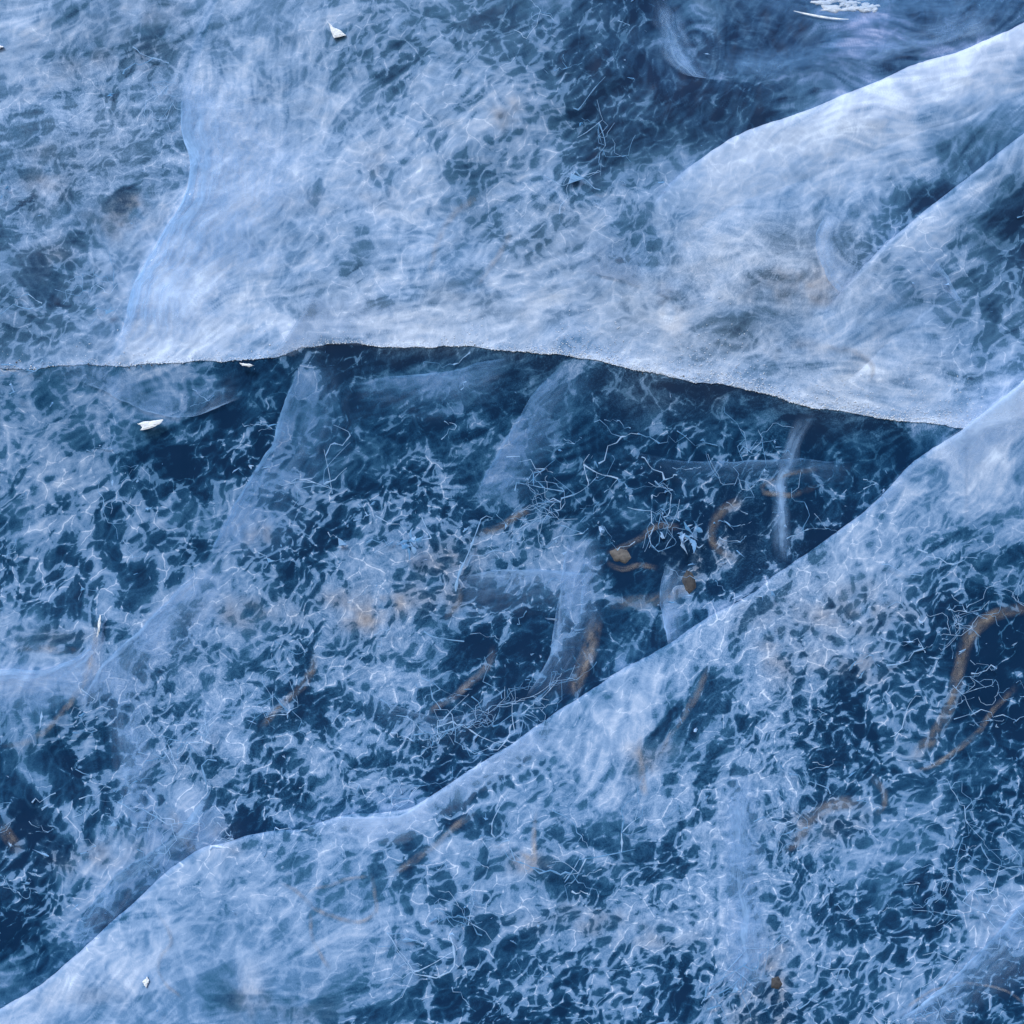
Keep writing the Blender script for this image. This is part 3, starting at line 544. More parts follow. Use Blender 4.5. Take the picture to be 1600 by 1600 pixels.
def flake(pile, x, y, d, r, seed):
    q = np.random.default_rng(seed)
    n = 9; a = np.sort(q.random(n))*2*np.pi
    rr = r*(.25+.95*q.random(n)**1.3)
    st = 1+1.6*q.random(); th = q.random()*np.pi
    X = np.cos(a)*rr*st; Y = np.sin(a)*rr/st
    px = x+X*np.cos(th)-Y*np.sin(th); py = y+X*np.sin(th)+Y*np.cos(th)
    tilt = (q.random(2)-.5)*.0012
    dd = d+(px-x)*tilt[0]+(py-y)*tilt[1]+(q.random(n)-.5)*.002
    V = np.concatenate([at(px, py, dd), at([x], [y], [d-.001])])
    F = [[i, (i+1) % n, n, n] for i in range(n)]
    pile.add(V, np.array([[i, (i+1) % n, n] for i in range(n)]))

def room(px, py):
    """depth range in which trapped air floats in front of the ice behind it"""
    d = face_depth(px, py); z = zone(px, py)
    free = np.select([z == 'L', z == 'D', z == 'U'], [.05, .03, .02], .012)
    return d, free
REG = ('mid', 'low', 'slab', 'top')
piles_t = {k: Pile() for k in REG}; piles_f = {k: Pile() for k in REG}
def which(x, y):
    z = near(ZI, x, y)
    if z == 2: return 'slab'
    if z != 1: return 'top'
    return 'mid' if (x > 420 and y < 1050-.15*x) else 'low'
def scatter(n, gamma, seed, boost=None):
    q = np.random.default_rng(seed); out = np.zeros((0, 2))
    while len(out) < n:
        p = np.stack([q.uniform(-160, 1760, 6000), q.uniform(-160, 1760, 6000)], -1)
        w = np.clip(samp(WEB, p[:, 0], p[:, 1]), 0, 1)**gamma
        mk_ = np.choose(ZI[gi(p[:, 1]), gi(p[:, 0])], [MK[z_][gi(p[:, 1]), gi(p[:, 0])] for z_ in ZK]); w *= np.clip(1.35-2.1*mk_, .0, 1)
        w *= .25+1.5*np.clip(.5+1.6*fbm(p[:, 0], p[:, 1], 70, 400+seed, 3), 0, 1)
        out = np.concatenate([out, p[q.random(6000) < w]])
    return out[:n]
def walk(x, y, th, n, step, curl, q, pull, kink=.0):
    X = [x]; Y = [y]; k = 0.; g = q.normal(0, 1, (n, 2)); u = q.random(n)
    for i in range(n):
        k = .5*k+g[i, 0]*curl
        if pull:
            df = (near(TH, x, y)-th+np.pi/2) % np.pi-np.pi/2; th += pull*df
        th += k
        if u[i] < kink: th += (.5+.45*abs(g[i, 1]))*(1 if g[i, 1] > 0 else -1)
        x += step*math.cos(th); y -= step*math.sin(th); X.append(x); Y.append(y)
    return np.array(X), np.array(Y), th
FREE = [.02, .05, .03, .012, .015]
def thread(x, y, size, q, lvl=0, dz=None, th=None):
    n = int(q.integers(5, 15)); step = 3.5+size*(1.+2.5*q.random())
    th = near(TH, x, y)+q.normal(0, .9) if th is None else th
    X, Y, _ = walk(x, y, th, n, step, .05, q, .05, .3)
    d0 = near(FD, x, y); fr = FREE[near(ZI, x, y)]
    dz = (q.random()**.8)*fr*.95+.004 if dz is None else dz
    zz = d0-dz+np.cumsum(q.normal(0, .0012, n+1))
    zz = np.minimum(zz, face_depth(X, Y)-.002)
    w = size*(.22+.5*q.random())*(1.1-np.linspace(0, 1, n+1)**1.5)*(.4+1.2*q.random(n+1)**2)
    tube(piles_t[which(x, y)], X, Y, zz, np.maximum(w, .3))
    if lvl < 3:
        for j in range(q.integers(0, 4)):
            i = q.integers(0, n); thread(X[i], Y[i], size*.75, q, lvl+1, dz, math.atan2(Y[i]-Y[i+1], X[i+1]-X[i])+(1 if q.random() < .5 else -1)*(.6+.7*q.random()))
q = np.random.default_rng(3)
for i, (x, y) in enumerate(scatter(36, 1.6, 5)):
    thread(x, y, .8+1.2*q.random()**2, q)
for i, (x, y) in enumerate(scatter(22, 2.2, 6)):
    thread(x, y, 1.6+1.8*q.random(), q)
# nets: jittered honeycombs of fine cracks
def net(cell, seed, keep, wid):
    q = np.random.default_rng(seed); ni = int(1900/cell/1.5)+1; nj = int(1900/cell/.87)+1
    I, J = np.meshgrid(np.arange(ni), np.arange(nj), indexing='ij')
    def nodes(s_): return (-140+I*1.5*cell+(.25 if s_ else -.25)*cell+q.normal(0, cell*.26, I.shape), -140+J*cell*.87+(I % 2)*cell*.43+q.normal(0, cell*.26, I.shape))
    A = nodes(0); B = nodes(1)
    wv = samp(WEB, *A)*(.3+1.5*np.clip(.5+2*fbm(A[0], A[1], 90, 500+seed, 3), 0, None))
    mk_ = np.choose(ZI[gi(A[1]), gi(A[0])], [MK[z_][gi(A[1]), gi(A[0])] for z_ in ZK]); wv = wv*np.clip(1.5-2.1*mk_, .0, 1)
    go = q.random(I.shape) < keep*np.clip(wv-.22, 0, None)
    for i, j in zip(*np.nonzero(go)):
        if i < 1 or j < 1 or j >= nj-1: continue
        a = (A[0][i, j], A[1][i, j]); d0 = near(FD, *a); dz = .004+q.random()*FREE[near(ZI, *a)]*.8; k = which(*a); arms = []
        for (m, n) in ((i, j), (i-1, j+(i % 2)), (i-1, j-1+(i % 2))):
            p = (B[0][m, n], B[1][m, n]); L = math.hypot(p[0]-a[0], p[1]-a[1])
            if q.random() < .3 or L > cell*2.6: continue
            t = np.linspace(0, 1, 6)
            X = a[0]+(p[0]-a[0])*t+np.r_[0, q.normal(0, L*.07, 4), 0]; Y = a[1]+(p[1]-a[1])*t+np.r_[0, q.normal(0, L*.07, 4), 0]
            w = wid*(.35+.8*q.random())*(1.25-.9*np.sin(t*np.pi))*(.7+.6*q.random(6))
            tube(piles_t[k], X, Y, np.minimum(d0-dz, face_depth(X, Y)-.002), w); arms.append((X[1:3].mean(), Y[1:3].mean()))
        if len(arms) > 2 and q.random() < .12:
            X = np.array([a[0]]+[r[0] for r in arms]); Y = np.array([a[1]]+[r[1] for r in arms])
            piles_f[k].add(at(X, Y, np.minimum(d0-dz, face_depth(X, Y)-.002)), np.array([[1, 2, 3]]))
net(24, 1, .16, .7); net(44, 2, .4, 1.0)
qs = scatter(500, 1.3, 9)
fd, fr = room(qs[:, 0], qs[:, 1])
for i, (x, y) in enumerate(qs):
    k = which(x, y)
    if k: flake(piles_f[k], x, y, fd[i]-.004-q.random()*fr[i]*.9, 1.4+5.5*q.random()**3.2, 9000+i)
# petal-like bursts of trapped air
for (x, y, n, r) in [(1078, 835, 7, 22), (640, 845, 6, 18)]:
    d0, fr_ = room(np.array([x]), np.array([y])); dz = .25*fr_[0]+.005+.4*fr_[0]
    k = which(x, y)
    for j in range(n):
        th = q.random()*2*np.pi; X, Y, _ = walk(x+q.normal(0, 5), y+q.normal(0, 5), th, 7, r*.17*(.5+q.random()), .15, q, 0, .3)
        tube(piles_t[k], X, Y, np.minimum(d0[0]-dz+np.linspace(0, q.normal(0, .01), 8), face_depth(X, Y)-.002), (1.2+3.0*q.random())*np.sin(np.linspace(.25, np.pi-.1, 8))*(.5+q.random(8)))
    for j in range(n):
        flake(piles_f[k], x+q.normal(0, r*.5), y+q.normal(0, r*.5), d0[0]-dz, 3+5*q.random(), 77000+int(x)+j)
M_T = thread_material('air_thread', (.10, .27, .50), (.44, .61, .84), pw=1.6)
M_F = thread_material('air_flake', (.10, .28, .52), (.44, .63, .89), pw=1.5)
LAB = {'mid': 'white fracture web and flakes in the dark ice below the shelf rim', 'low': 'white fracture web and flakes in the blue ice at lower left above the slab',
       'slab': 'white fracture web and flakes frozen inside the diagonal slab', 'top': 'white fracture web and flakes inside the upper shelf and ridges'}
for k in REG:
    o = piles_t[k].build('fracture_web', M_T)
    tag(o, LAB[k], 'fracture web', kind='stuff')
    p = piles_f[k].build('air_flakes', M_F, o, False)
    if p: p['kind'] = 'stuff'

# ------------------------------------------------------------------ fracture sheets (veils)
def spline(pts, n):
    p = np.array(pts, float); L = np.r_[0, np.cumsum(np.hypot(*np.diff(p[:, :2], axis=0).T))]
    t = np.linspace(0, L[-1], n); m = [np.gradient(p[:, k], L) if len(p) > 2 else np.full(len(p), (p[-1, k]-p[0, k])/L[-1]) for k in range(p.shape[1])]
    i = np.clip(np.searchsorted(L, t)-1, 0, len(p)-2); h = L[i+1]-L[i]; s = (t-L[i])/h
    return [((2*s**3-3*s**2+1)*p[i, k]+(s**3-2*s**2+s)*h*m[k][i]+(-2*s**3+3*s**2)*p[i+1, k]+(s**3-s**2)*h*m[k][i+1]) for k in range(p.shape[1])], L[-1]
M_V = veil_material('fracture_sheet_air', (.14, .33, .62), (.36, .57, .88))
M_VD = veil_material('fracture_sheet_deep', (.07, .23, .48), (.22, .43, .74), 4., 30., .5, .17)
M_VG = veil_material('fracture_sheet_grey', (.20, .29, .43), (.38, .48, .64), 4., 14., .45, .3)
M_VB = veil_material('fracture_sheet_bright', (.22, .40, .68), (.50, .67, .92), 5., 16., .45, .22)
M_S = veil_material('silt_seam_mineral', (.22, .215, .22), (.42, .37, .33), 14., 34., .53, .16)
M_SL = veil_material('silt_seam_pale', (.25, .28, .34), (.52, .48, .46), 14., 30., .53, .16)
vid = [0]
def veil(name, edge, fade, amax, mat, lift=None, depth=None, crisp=1., both=False, nb=12, power=1.3):
    """sheet hanging off a traced EDGE polyline, running out over FADE = (dx, dy) px; sharp at the edge unless BOTH"""
    vid[0] += 1; q = np.random.default_rng(vid[0]+40)
    (ex, ey), L = spline(edge, max(10, int(L_(edge)/7)))
    n = len(ex)
    ex = ex+fbm(ex, ey, 30, 600+vid[0] % 40, 4)*7; ey = ey+fbm(ex, ey, 30, 650+vid[0] % 40, 4)*7
    t = np.linspace(0, 1, nb)
    wv = .75+.8*(fbm(np.arange(n)*7., np.full(n, vid[0]*31.), 60, 700, 3)+.5)
    fd_ = np.array(fade, float)
    if fd_.ndim == 1: fd_ = np.tile(fd_, (n, 1))
    PX = ex[:, None]+fd_[:, :1]*t*wv[:, None]; PY = ey[:, None]+fd_[:, 1:]*t*wv[:, None]
    zk = str(zone(np.array([ex[n//2]+fd_[n//2, 0]*.3]), np.array([ey[n//2]+fd_[n//2, 1]*.3]))[0]) if depth is None else 'L'
    base = DG[zk][gi(PY), gi(PX)]
    if depth is not None: D = np.minimum(depth+.02*t[None, :]+.03*fbm(PX, PY, 120, 720, 3), base-.003)
    else: D = base-(lift if lift else .006)
    u = np.linspace(0, 1, n)[:, None]
    if both: a = np.sin(np.pi*t)[None, :]**1.2
    else: a = (1-t)[None, :]**power*(1+.5*np.exp(-t/.05))[None, :]
    A = amax*a*smooth(0, .25, u)*smooth(1, .85, u)*np.where(ZI[gi(PY), gi(PX)] == list(ZK).index(zk), 1, 0)
    o = mesh_obj(name, at(PX, PY, D).reshape(-1, 3), grid_faces(n, nb), mat)
    va = o.data.attributes.new('va', 'FLOAT', 'POINT'); va.data.foreach_set('value', A.ravel().astype(np.float32))
    uvl = o.data.uv_layers.new(name='uv')
    li = np.empty(len(o.data.loops), np.int32); o.data.loops.foreach_get('vertex_index', li)
    sz = math.hypot(*fd_.mean(0))
    UV = np.stack([np.tile(u*L/400, (1, nb)), np.tile(t[None, :]*sz/400, (n, 1))], -1).reshape(-1, 2)+q.random(2)*20
    uvl.data.foreach_set('uv', UV[li].astype(np.float32).ravel())
    return o
def L_(pl): return sum(math.hypot(b[0]-a[0], b[1]-a[1]) for a, b in zip(pl[:-1], pl[1:]))

VE = [ # edge, fade, alpha, material, depth/None, label, both
 ([(478,546),(458,596),(440,640),(420,700),(382,760),(350,820),(322,880)], (105,14), .75, M_VD, .055, 'smoky fracture sheet dropping from the rim into the dark ice at left'),
 ([(890,556),(842,606),(806,660),(770,720),(738,780)], (64,26), .65, M_VD, .06, 'thin veil slanting down from the rim through the darkest ice'),
 ([(548,596),(610,588),(690,580),(760,566),(800,556)], (-10,66), .65, M_VD, .055, 'wide wispy veil hanging just under the highest part of the rim'),
 ([(300,96),(286,140),(283,200),(296,250),(290,300),(250,370),(211,440),(196,500),(178,556)], (170,10), .8, M_V, None, 'tall pale sheet with a sharp left edge above the rim'),
 ([(492,452),(468,494),(436,540),(398,566)], (230,8), .4, M_VG, None, 'grey film of ice with a slanted edge just above the rim'),
 ([(98,1492),(130,1430),(180,1368),(258,1318),(330,1236)], (70,50), .6, M_V, .05, 'pale fan shaped sheet standing above the lower left slab edge'),
 ([(-60,1060),(0,1046),(60,1046),(118,1030),(160,984)], (10,74), .85, M_V, .055, 'smooth milky band entering from the left edge'),
 ([(1130,1190),(1122,1300),(1128,1420),(1124,1560)], (60,0), .75, M_V, None, 'bright vertical streak of bubbles down the slab', 1),
 ([(1042,876),(1030,930),(1036,970),(1044,1010)], (34,4), .85, M_V, .055, 'teardrop shaped pale veil below the dark hollow'),
 ([(892,824),(880,890),(870,950),(852,1040),(820,1090)], (44,10), .7, M_V, .06, 'tall narrow veil hanging left of the dark hollow'),
 ([(920,830),(912,880),(905,960),(880,1010)], (30,8), .6, M_V, .05, 'slim ribbon of air beside the dark hollow'),
 ([(1640,1370),(1590,1420),(1540,1478),(1470,1544),(1390,1604)], (40,56), .8, M_V, None, 'triangular pale sheet in the bottom right corner'),
 ([(1056,-10),(1074,40),(1090,84),(1120,122),(1170,132)], (-46,-6), .55, M_V, None, 'curling wisp of air in the dark pocket at the top', 1),
 ([(1110,124),(1180,132),(1260,116),(1330,96)], (6,-44), .5, M_VD, None, 'trailing smoky wisp leading right from the curl', 1),
 ([(1090,-20),(1150,6),(1220,34),(1300,52),(1400,58),(1520,44),(1640,30)], (0,-90), .45, M_VD, None, 'long silky streak sweeping under the snow patch', 1),
 ([(1330,118),(1400,96),(1480,78),(1560,52)], (-10,-40), .5, M_V, None, 'silky streak just above the bright ridge', 1),
 ([(1246,640),(1224,700),(1206,770),(1204,840),(1212,880)], (26,0), .8, M_V, .06, 'grainy vertical streak below the rim at right', 1),
 ([(1440,700),(1420,760),(1380,790)], (-60,4), .5, M_V, None, 'faint veil spilling off the slab corner at right', 1),
 ([(330,860),(280,920),(220,980),(160,1040),(120,1110)], (90,30), .65, M_V, .06, 'broad milky veil falling toward the left edge'),
 ([(150,1080),(170,1160),(180,1240),(200,1330)], (60,0), .55, M_V, .055, 'vertical smoky column in the lower left ice', 1),
 ([(760,740),(800,690),(860,650)], (30,50), .35, M_VD, .065, 'faint slanting haze in the darkest ice'),
 ([(900,420),(980,440),(1060,470)], (0,-60), .5, M_VG, None, 'grey sheet left of the swirled grainy ice'),
 ([(1290,330),(1275,380),(1290,430),(1320,465)], (44,-10), .55, M_V, None, 'curved veil beside the grainy patch under the ridge'),
 ([(1440,380),(1480,430),(1520,500),(1560,560)], (-34,30), .5, M_V, None, 'faint veil falling from the pale ridge'),
 ([(560,1080),(640,1110),(720,1120),(790,1080)], (0,40), .3, M_V, .065, 'faint arched veil above the slab middle'),
 ([(960,700),(1040,716),(1130,722),(1250,716),(1340,724)], (0,34), .6, M_VD, .065, 'level band of streaks across the dark ice below the rim'),
 ([(700,905),(780,890),(860,892),(930,900)], (0,70), .6, M_V, .065, 'soft level haze left of the dark hollow'),
 ([(60,590),(140,600),(220,640),(300,650),(380,620)], (0,-46), .5, M_V, None, 'smooth grey swirl under the rim at far left'),
]
for e, f, a, m, dp, lb, *b in VE:
    tag(veil('fracture_sheet', e, f, a, m, None, dp, both=bool(b)), lb, 'fracture sheet', 'veils of air frozen in the ice')
# bright ribbon of ice along the slab edge
rb = veil('fracture_sheet', [(464,1294),(520,1276),(570,1277),(625,1274),(672,1240),(720,1212),(800,1160),(872,1112)], (18,36), .55, M_VB, .004, None, power=.7)
tag(rb, 'bright white ribbon of ice along the slab edge', 'fracture sheet', 'veils of air frozen in the ice')
rb = veil('fracture_sheet', [(1440,712),(1500,668),(1560,622),(1640,560)], (40,46), .8, M_VB, .005, None, power=.7)
tag(rb, 'bright smooth sheet where slab and rim meet at the right edge', 'fracture sheet', 'veils of air frozen in the ice')
# ------------------------------------------------------------------ silt seams
SE = [ ([(944,862),(984,842),(1030,813),(1064,818)], 8, 1.1, M_S, None, 'amber streak over the top of the dark hollow right of centre'),
 ([(950,874),(974,884),(996,878),(1030,884)], 7, 1., M_S, None, 'amber streak under the small tan stone'),
 ([(948,958),(940,1000),(924,1046),(906,1094)], 20, 1.1, M_S, .055, 'upright brown silt streak just above the slab edge'),
 # path, width, alpha, material, depth, label
 ([(1640,958),(1600,962),(1560,970),(1530,995),(1512,1040),(1502,1090),(1480,1140),(1442,1188),(1418,1206)], 17, 1.1, M_S, None, 'thick brown silt band arching through dark ice at the right edge'),
 ([(1600,1068),(1560,1110),(1520,1160),(1470,1194),(1428,1216)], 8, 1.1, M_S, None, 'thin tan seam running alongside the thick brown arch'),
 ([(1364,1204),(1384,1230),(1389,1260),(1372,1278)], 9, .9, M_S, None, 'short hooked tan seam in the middle of the slab webs'),
 ([(1352,1270),(1312,1268),(1280,1284),(1260,1310),(1234,1342)], 18, .9, M_SL, None, 'pale smudged silt seam beneath the hooked seam'),
 ([(1116,1036),(1096,1090),(1060,1140),(1034,1192)], 9, .9, M_SL, None, 'straight tan seam along the dark stripe of the slab'),
 ([(1004,1146),(1010,1210),(1016,1244)], 9, .8, M_SL, None, 'short upright tan seam at the foot of the dark stripe'),
 ([(598,1372),(650,1332),(704,1290),(740,1262)], 9, .8, M_SL, None, 'pale tan seam climbing below the bright ribbon'),
 ([(432,1374),(470,1390),(492,1412),(530,1430),(562,1437),(582,1424),(578,1386),(574,1364)], 6, 1., M_SL, None, 'looping pale crack on the slab shaped like a hook'),
 ([(470,1392),(520,1376),(574,1365)], 5, .9, M_SL, None, 'pale crack closing the top of the loop'),
 ([(488,1418),(490,1460),(522,1514)], 6, .7, M_SL, None, 'pale crack dropping from the loop'),
 ([(842,1258),(838,1300),(836,1346),(800,1336)], 7, .9, M_SL, None, 'small tan hook seam right of the bright ribbon'),
 ([(154,956),(156,1000),(140,1060),(100,1120),(58,1160),(0,1172)], 8, 1., M_S, .04, 'long curved tan seam crossing the milky band at far left'),
 ([(502,1008),(490,1060),(452,1100),(408,1142)], 9, 1., M_S, .06, 'curved brown seam in the middle of the lower left webs'),
 ([(782,1008),(770,1040),(730,1082),(668,1122)], 9, .85, M_SL, .06, 'curved tan seam above the bright ribbon'),
 ([(268,1256),(300,1310),(334,1358)], 13, .7, M_S, .05, 'faint brown streak meeting the slab edge at lower left'),
 ([(8,1276),(24,1300),(44,1326)], 16, .9, M_S, .06, 'brown smudge near the lower left edge'),
 ([(736,834),(790,810),(828,784)], 12, .95, M_S, .06, 'tan smear in the centre of the dark ice'),
 ([(1286,736),(1240,744),(1196,764),(1230,768),(1280,752)], 8, .9, M_S, .07, 'flat brown ring under the right part of the rim'),
 ([(1172,782),(1130,812),(1120,842),(1160,872)], 12, .8, M_S, .065, 'pale brown crescent right of the dark hollow'),
 ([(944,932),(1000,928),(1050,918),(1084,910)], 15, .95, M_S, .07, 'brown lip of silt under the dark hollow'),
 ([(762,308),(722,332),(694,370),(676,434)], 8, .6, M_SL, None, 'faint tan arc scratched in the upper shelf'),
 ([(812,354),(772,420),(744,452)], 8, .6, M_SL, None, 'second faint tan arc in the upper shelf'),
 ([(1262,532),(1336,544),(1366,562),(1356,626)], 8, .7, M_SL, None, 'faint tan corner line in the shelf above the rim'),
 ([(20,1004),(80,1008),(130,1012)], 10, .7, M_S, .06, 'faint level brown streak above the milky band'),
 ([(1396,1606),(1420,1570),(1456,1545),(1520,1535),(1580,1550),(1620,1580)], 4, .9, M_SL, None, 'thin round arc line in the bottom right corner'),
 ([(246,1420),(270,1470),(250,1510),(290,1560)], 5, .7, M_SL, None, 'thin pale crack wandering across the lower left of the slab'),
 ([(720,900),(724,940),(700,974)], 8, .7, M_S, .07, 'small brown hook right of the pinkish stain'),
]
for e, w, a, m, dp, lb in SE:
    n = max(10, int(L_(e)/7))
    (ex, ey), _ = spline(e, n); tx = np.gradient(ex); ty = np.gradient(ey); l = np.hypot(tx, ty)
    o = veil('silt_seam', e, np.stack([-ty/l*w, tx/l*w], -1)*1.3, a*.62, m, .004, dp, both=True, nb=9)
    tag(o, lb, 'silt seam', 'silt seams frozen in the ice')

# ------------------------------------------------------------------ stones frozen in the ice
M_ST = solid('brown_stone', (.016, .020, .028), (.10, .095, .095), 90, .75, .6)
M_ST2 = solid('tan_stone', (.075, .075, .08), (.19, .175, .165), 70, .75, .6)
def stone(outline, d, thick, mat, lb, name='stone'):
    """rounded stone whose silhouette is OUTLINE (px)"""
    p = np.array(outline, float); c = p.mean(0); d = float(np.median(face_depth(p[:, 0], p[:, 1])))+d
    cl = np.vstack([p, p[:1]]); (ex, ey), _ = spline(cl, 65); ex, ey = ex[:-1], ey[:-1]; n = len(ex)
    lx = np.interp(np.linspace(0, len(p), n, endpoint=False), np.arange(len(p)+1), cl[:, 0]); ly = np.interp(np.linspace(0, len(p), n, endpoint=False), np.arange(len(p)+1), cl[:, 1])
    ex, ey = lx+fbm(lx, ly, 12, 820, 3)*5, ly+fbm(lx, ly, 12, 830, 3)*5
    V = []; rings = [(.0, .0), (.3, .30), (.55, .55), (.78, .75), (.93, .9), (1, 1)]
    for side in (-1, 1):
        for s, _ in (rings[1:] if side == -1 else rings[1:-1][::-1]):
            px = c[0]+(ex-c[0])*s; py = c[1]+(ey-c[1])*s
            h = max(0, 1-s**3.5)*thick*side
            dd = d+h+.5*thick*fbm(px, py, 34, 800, 4, .6)*(1 if side < 0 else .3)
            V.append(at(px, py, dd))
    nr = len(V); V = np.concatenate(V+[at([c[0]], [c[1]], [d-thick]), at([c[0]], [c[1]], [d+thick])])
    F = []
    for r in range(nr-1):
        for i in range(n):
            j = (i+1) % n; F.append([r*n+i, r*n+j, (r+1)*n+j]); F.append([r*n+i, (r+1)*n+j, (r+1)*n+i])
    for i in range(n):
        j = (i+1) % n; F.append([j, i, nr*n]); F.append([(nr-1)*n+i, (nr-1)*n+j, nr*n+1])
    return tag(mesh_obj(name, V, F, mat), lb, 'stone', 'stones frozen in the ice')
stone([(948,862),(962,852),(984,856),(990,872),(978,882),(958,876)], .002, .006, M_ST2, 'small tan stone on the left side of the dark hollow right of centre')
stone([(1068,880),(1086,876),(1090,920),(1076,930),(1064,910)], .002, .006, M_ST, 'small dark brown stone on the lower right side of the dark hollow')
stone([(1204,1526),(1216,1522),(1224,1538),(1216,1550),(1204,1544)], .003, .006, M_ST, 'small dark stone near the bottom of the slab')

# ------------------------------------------------------------------ white ice chips, snow patch, frost on the rim
M_SNOW = solid('snow', (.66, .70, .76), (.88, .89, .91), 90, .8, .7)
def chip(poly, lb, th=.003, lift=.005):
    p = np.array(poly, float); c = p.mean(0); d = float(face_depth(c[0], c[1])[0])
    if str(zone(np.array([c[0]]), np.array([c[1]]))[0]) == 'L': d = d-.01
    d -= lift; q = np.random.default_rng(abs(int(c[0]))+1)
    cl = np.vstack([p, p[:1]]); n = 28; k_ = np.linspace(0, len(p), n, endpoint=False)
    ex = np.interp(k_, np.arange(len(p)+1), cl[:, 0])+q.normal(0, .35, n); ey = np.interp(k_, np.arange(len(p)+1), cl[:, 1])+q.normal(0, .35, n)
    f = at(ex, ey, d); b = at(ex, ey, d+th); m = at(c[0]+(ex-c[0])*.6, c[1]+(ey-c[1])*.6, d-.0012+q.normal(0, .0003, n))
    V = np.concatenate([m, f, b, at([c[0]], [c[1]], [d-.0015])])
    F = []
    for i in range(n):
        j = (i+1) % n
        F += [[j, i, 3*n], [i, j, n+j], [i, n+j, n+i], [n+i, n+j, 2*n+j], [n+i, 2*n+j, 2*n+i]]
    return tag(mesh_obj('ice_chip', V, F, M_SNOW, None, False), lb, 'ice chip', 'white ice chips')
chip([(513,35),(521,43),(530,46),(541,55),(532,57),(522,59),(517,47)], 'small white chip stuck near the top of the shelf')
chip([(214,662),(222,659),(240,657),(256,655),(249,663),(236,669),(218,673),(223,667)], 'white feather shaped chip below the rim at left')
chip([(-16,72),(-4,69),(6,73),(-2,77),(-14,80)], 'white chip cut by the left picture edge')
chip([(374,567),(386,568),(398,571),(388,573),(378,571)], 'thin white sliver lying on the frosted rim')
chip([(222,1534),(230,1526),(233,1532),(228,1544)], 'tiny white chip low on the slab at left')
chip([(154,968),(157,960),(158,976),(154,992),(151,996)], 'thin upright white sliver on the curved tan seam')

sp = Pile(); q = np.random.default_rng(17)
def lump(pile, x, y, d, rx, ry, th, seed):
    qq = np.random.default_rng(seed); n = 14; a = np.linspace(0, 2*np.pi, n, endpoint=False); ph = qq.random(3)*6
    rr = 1+.22*np.sin(2*a+ph[0])+.16*np.sin(5*a+ph[1])+qq.normal(0, .08, n)
    V = []; rows = [(1, .0), (.85, .55), (.55, .85), (.2, 1)]
    for s, h in rows: V.append(at(x+np.cos(a)*rx*rr*s, y+np.sin(a)*ry*rr*s, d-th*h+qq.normal(0, th*.06, n)))
    V.append(at([x], [y], [d-th*1.02])); V = np.concatenate(V); F = []
    for r in range(3):
        for i in range(n):
            j = (i+1) % n; F += [[r*n+j, r*n+i, (r+1)*n+i], [r*n+j, (r+1)*n+i, (r+1)*n+j]]
    for i in range(n): F.append([3*n+(i+1) % n, 3*n+i, 4*n])
    pile.add(V, np.array(F))
for k in range(46):
    t = q.random(); x = 1268+t*100; y = -14+t*26+q.normal(0, 7)
    if y > 19-abs(x-1320)*.06: continue
    dd = float(near(DG['U'], x, y))
    lump(sp, x, y, dd+.002, 4+7*q.random(), 2+4*q.random(), .005, 300+k)
for x, y, rx, ry in [(1300,14,22,6),(1330,14,20,5),(1355,12,16,4),(1285,4,16,5),(1312,-4,24,8),(1345,-6,22,8),(1290,-16,20,7),(1368,10,8,3),(1275,-6,14,4)]:
    lump(sp, x, y, float(near(DG['U'], x, y))+.002, rx, ry, .005, int(x))
snow = sp.build('snow_patch', M_SNOW, None, True)
tag(snow, 'lumpy white snow patch at the top edge above the silky streak', 'snow')
X = np.linspace(1240, 1326, 24); t = np.linspace(0, 1, 24); Y = 17+13*np.sin(t*np.pi*.5)
cp = Pile(); tube(cp, X, Y, face_depth(X, Y)-.006, 1.5*np.sin(np.linspace(.1, np.pi-.1, 24))+.3)
tag(cp.build('ice_crescent', M_SNOW), 'thin white crescent of ice curving under the snow patch', 'ice crescent')

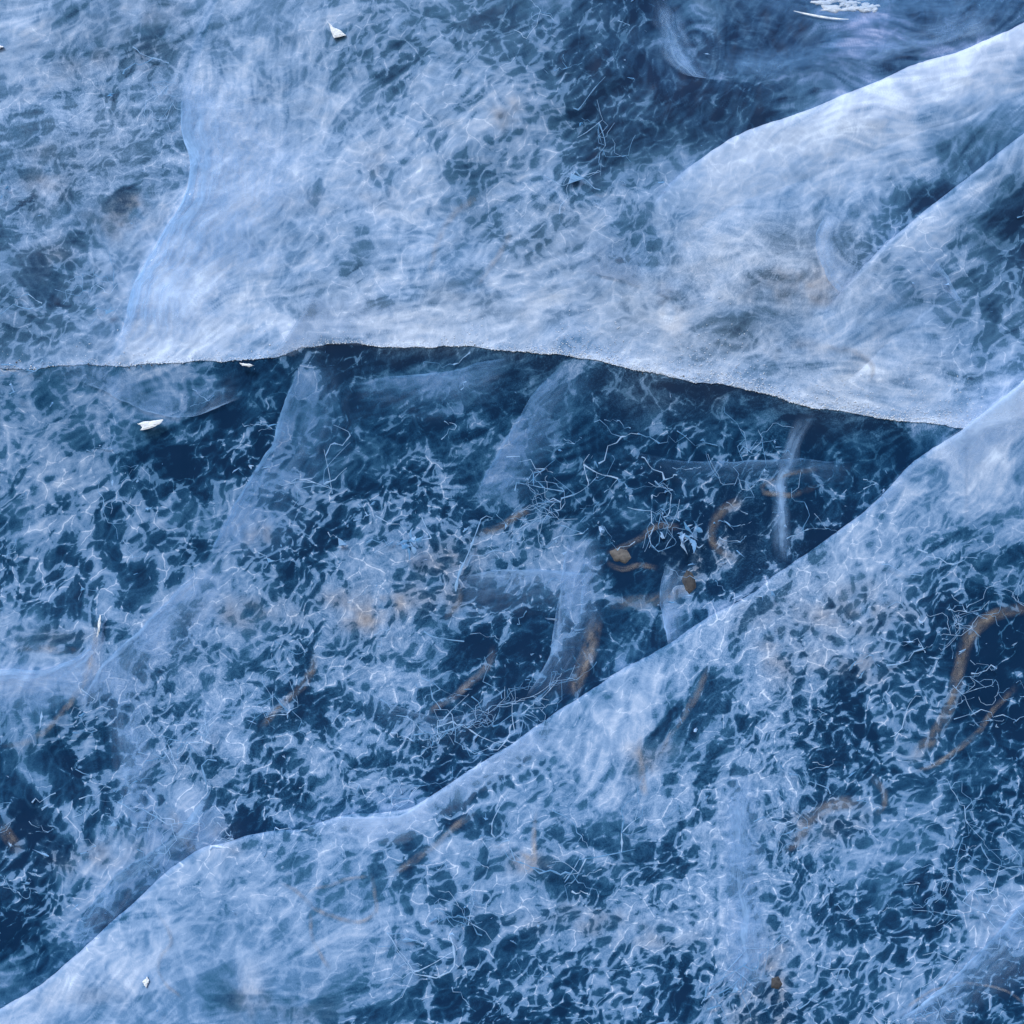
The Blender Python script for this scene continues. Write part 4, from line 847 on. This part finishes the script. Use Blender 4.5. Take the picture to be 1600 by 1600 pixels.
# frost crystals along the rim of the shelf, and dirt caught in it
M_FR = solid('frost', (.60, .66, .76), (.82, .86, .92), 130, .5, .5)
M_DIRT = solid('rim_dirt', (.03, .025, .022), (.16, .125, .095), 90, .85, .5)
def crumbs(pile, n, seed, spread_, size, x0=-150, x1=1760, gate=None, up=0.):
    q = np.random.default_rng(seed)
    B = np.array([(1,0,0),(-1,0,0),(0,1,0),(0,-1,0),(0,0,1),(0,0,-1)], float)
    FB = np.array([(0,2,4),(2,1,4),(1,3,4),(3,0,4),(2,0,5),(1,2,5),(3,1,5),(0,3,5)])
    xs = q.uniform(x0, x1, n*6)
    if gate is not None: xs = xs[q.random(n*6) < gate(xs)]
    xs = xs[:n]; n = len(xs)
    sh = SHELF(xs); ys = sh-up-q.exponential(spread_, n)*(.25+2.6*np.clip(.5+2*fbm(xs, xs*0, 45, 330, 4, .6), 0, 1)**1.5)+1.5
    ds = depth_U(xs, np.minimum(ys, sh-1)); P = at(xs, ys, ds-.001)
    for k in range(n):
        S = B*(.5+.9*q.random((6, 1)))*size*(.4+1.2*q.random()**2)/1000
        Qm, _ = np.linalg.qr(q.normal(size=(3, 3)))
        pile.add(S@Qm.T+P[k], FB)
g = lambda x: np.interp(x, [-200, 0, 150, 400, 520, 900, 1100, 1400, 1520, 1760], [.2, .4, .5, .6, 1, .9, 1, .8, .3, .2])
fp = Pile(); crumbs(fp, 1800, 5, 9, .7, gate=g, up=2); crumbs(fp, 1500, 6, 2.5, .9, gate=g, up=1); crumbs(fp, 3000, 7, 15, .7, x0=820, x1=1540, up=2)
f_ = fp.build('frost_crust', M_FR, shelf, False); f_['kind'] = 'stuff'; f_['label'] = 'granular white frost along the rim'
g2 = lambda x: np.interp(x, [-200, 0, 60, 240, 320, 420, 500, 900, 1000, 1060, 1180, 1260, 1400, 1760], [.3, .4, .8, .8, .3, .9, .3, .25, .5, .9, .9, .4, .3, .2])
dp_ = Pile(); crumbs(dp_, 50, 8, 2.0, .9, gate=g2, up=-2)
f_ = dp_.build('rim_dirt', M_DIRT, shelf, False); f_['kind'] = 'stuff'; f_['label'] = 'dark grit caught along the rim'
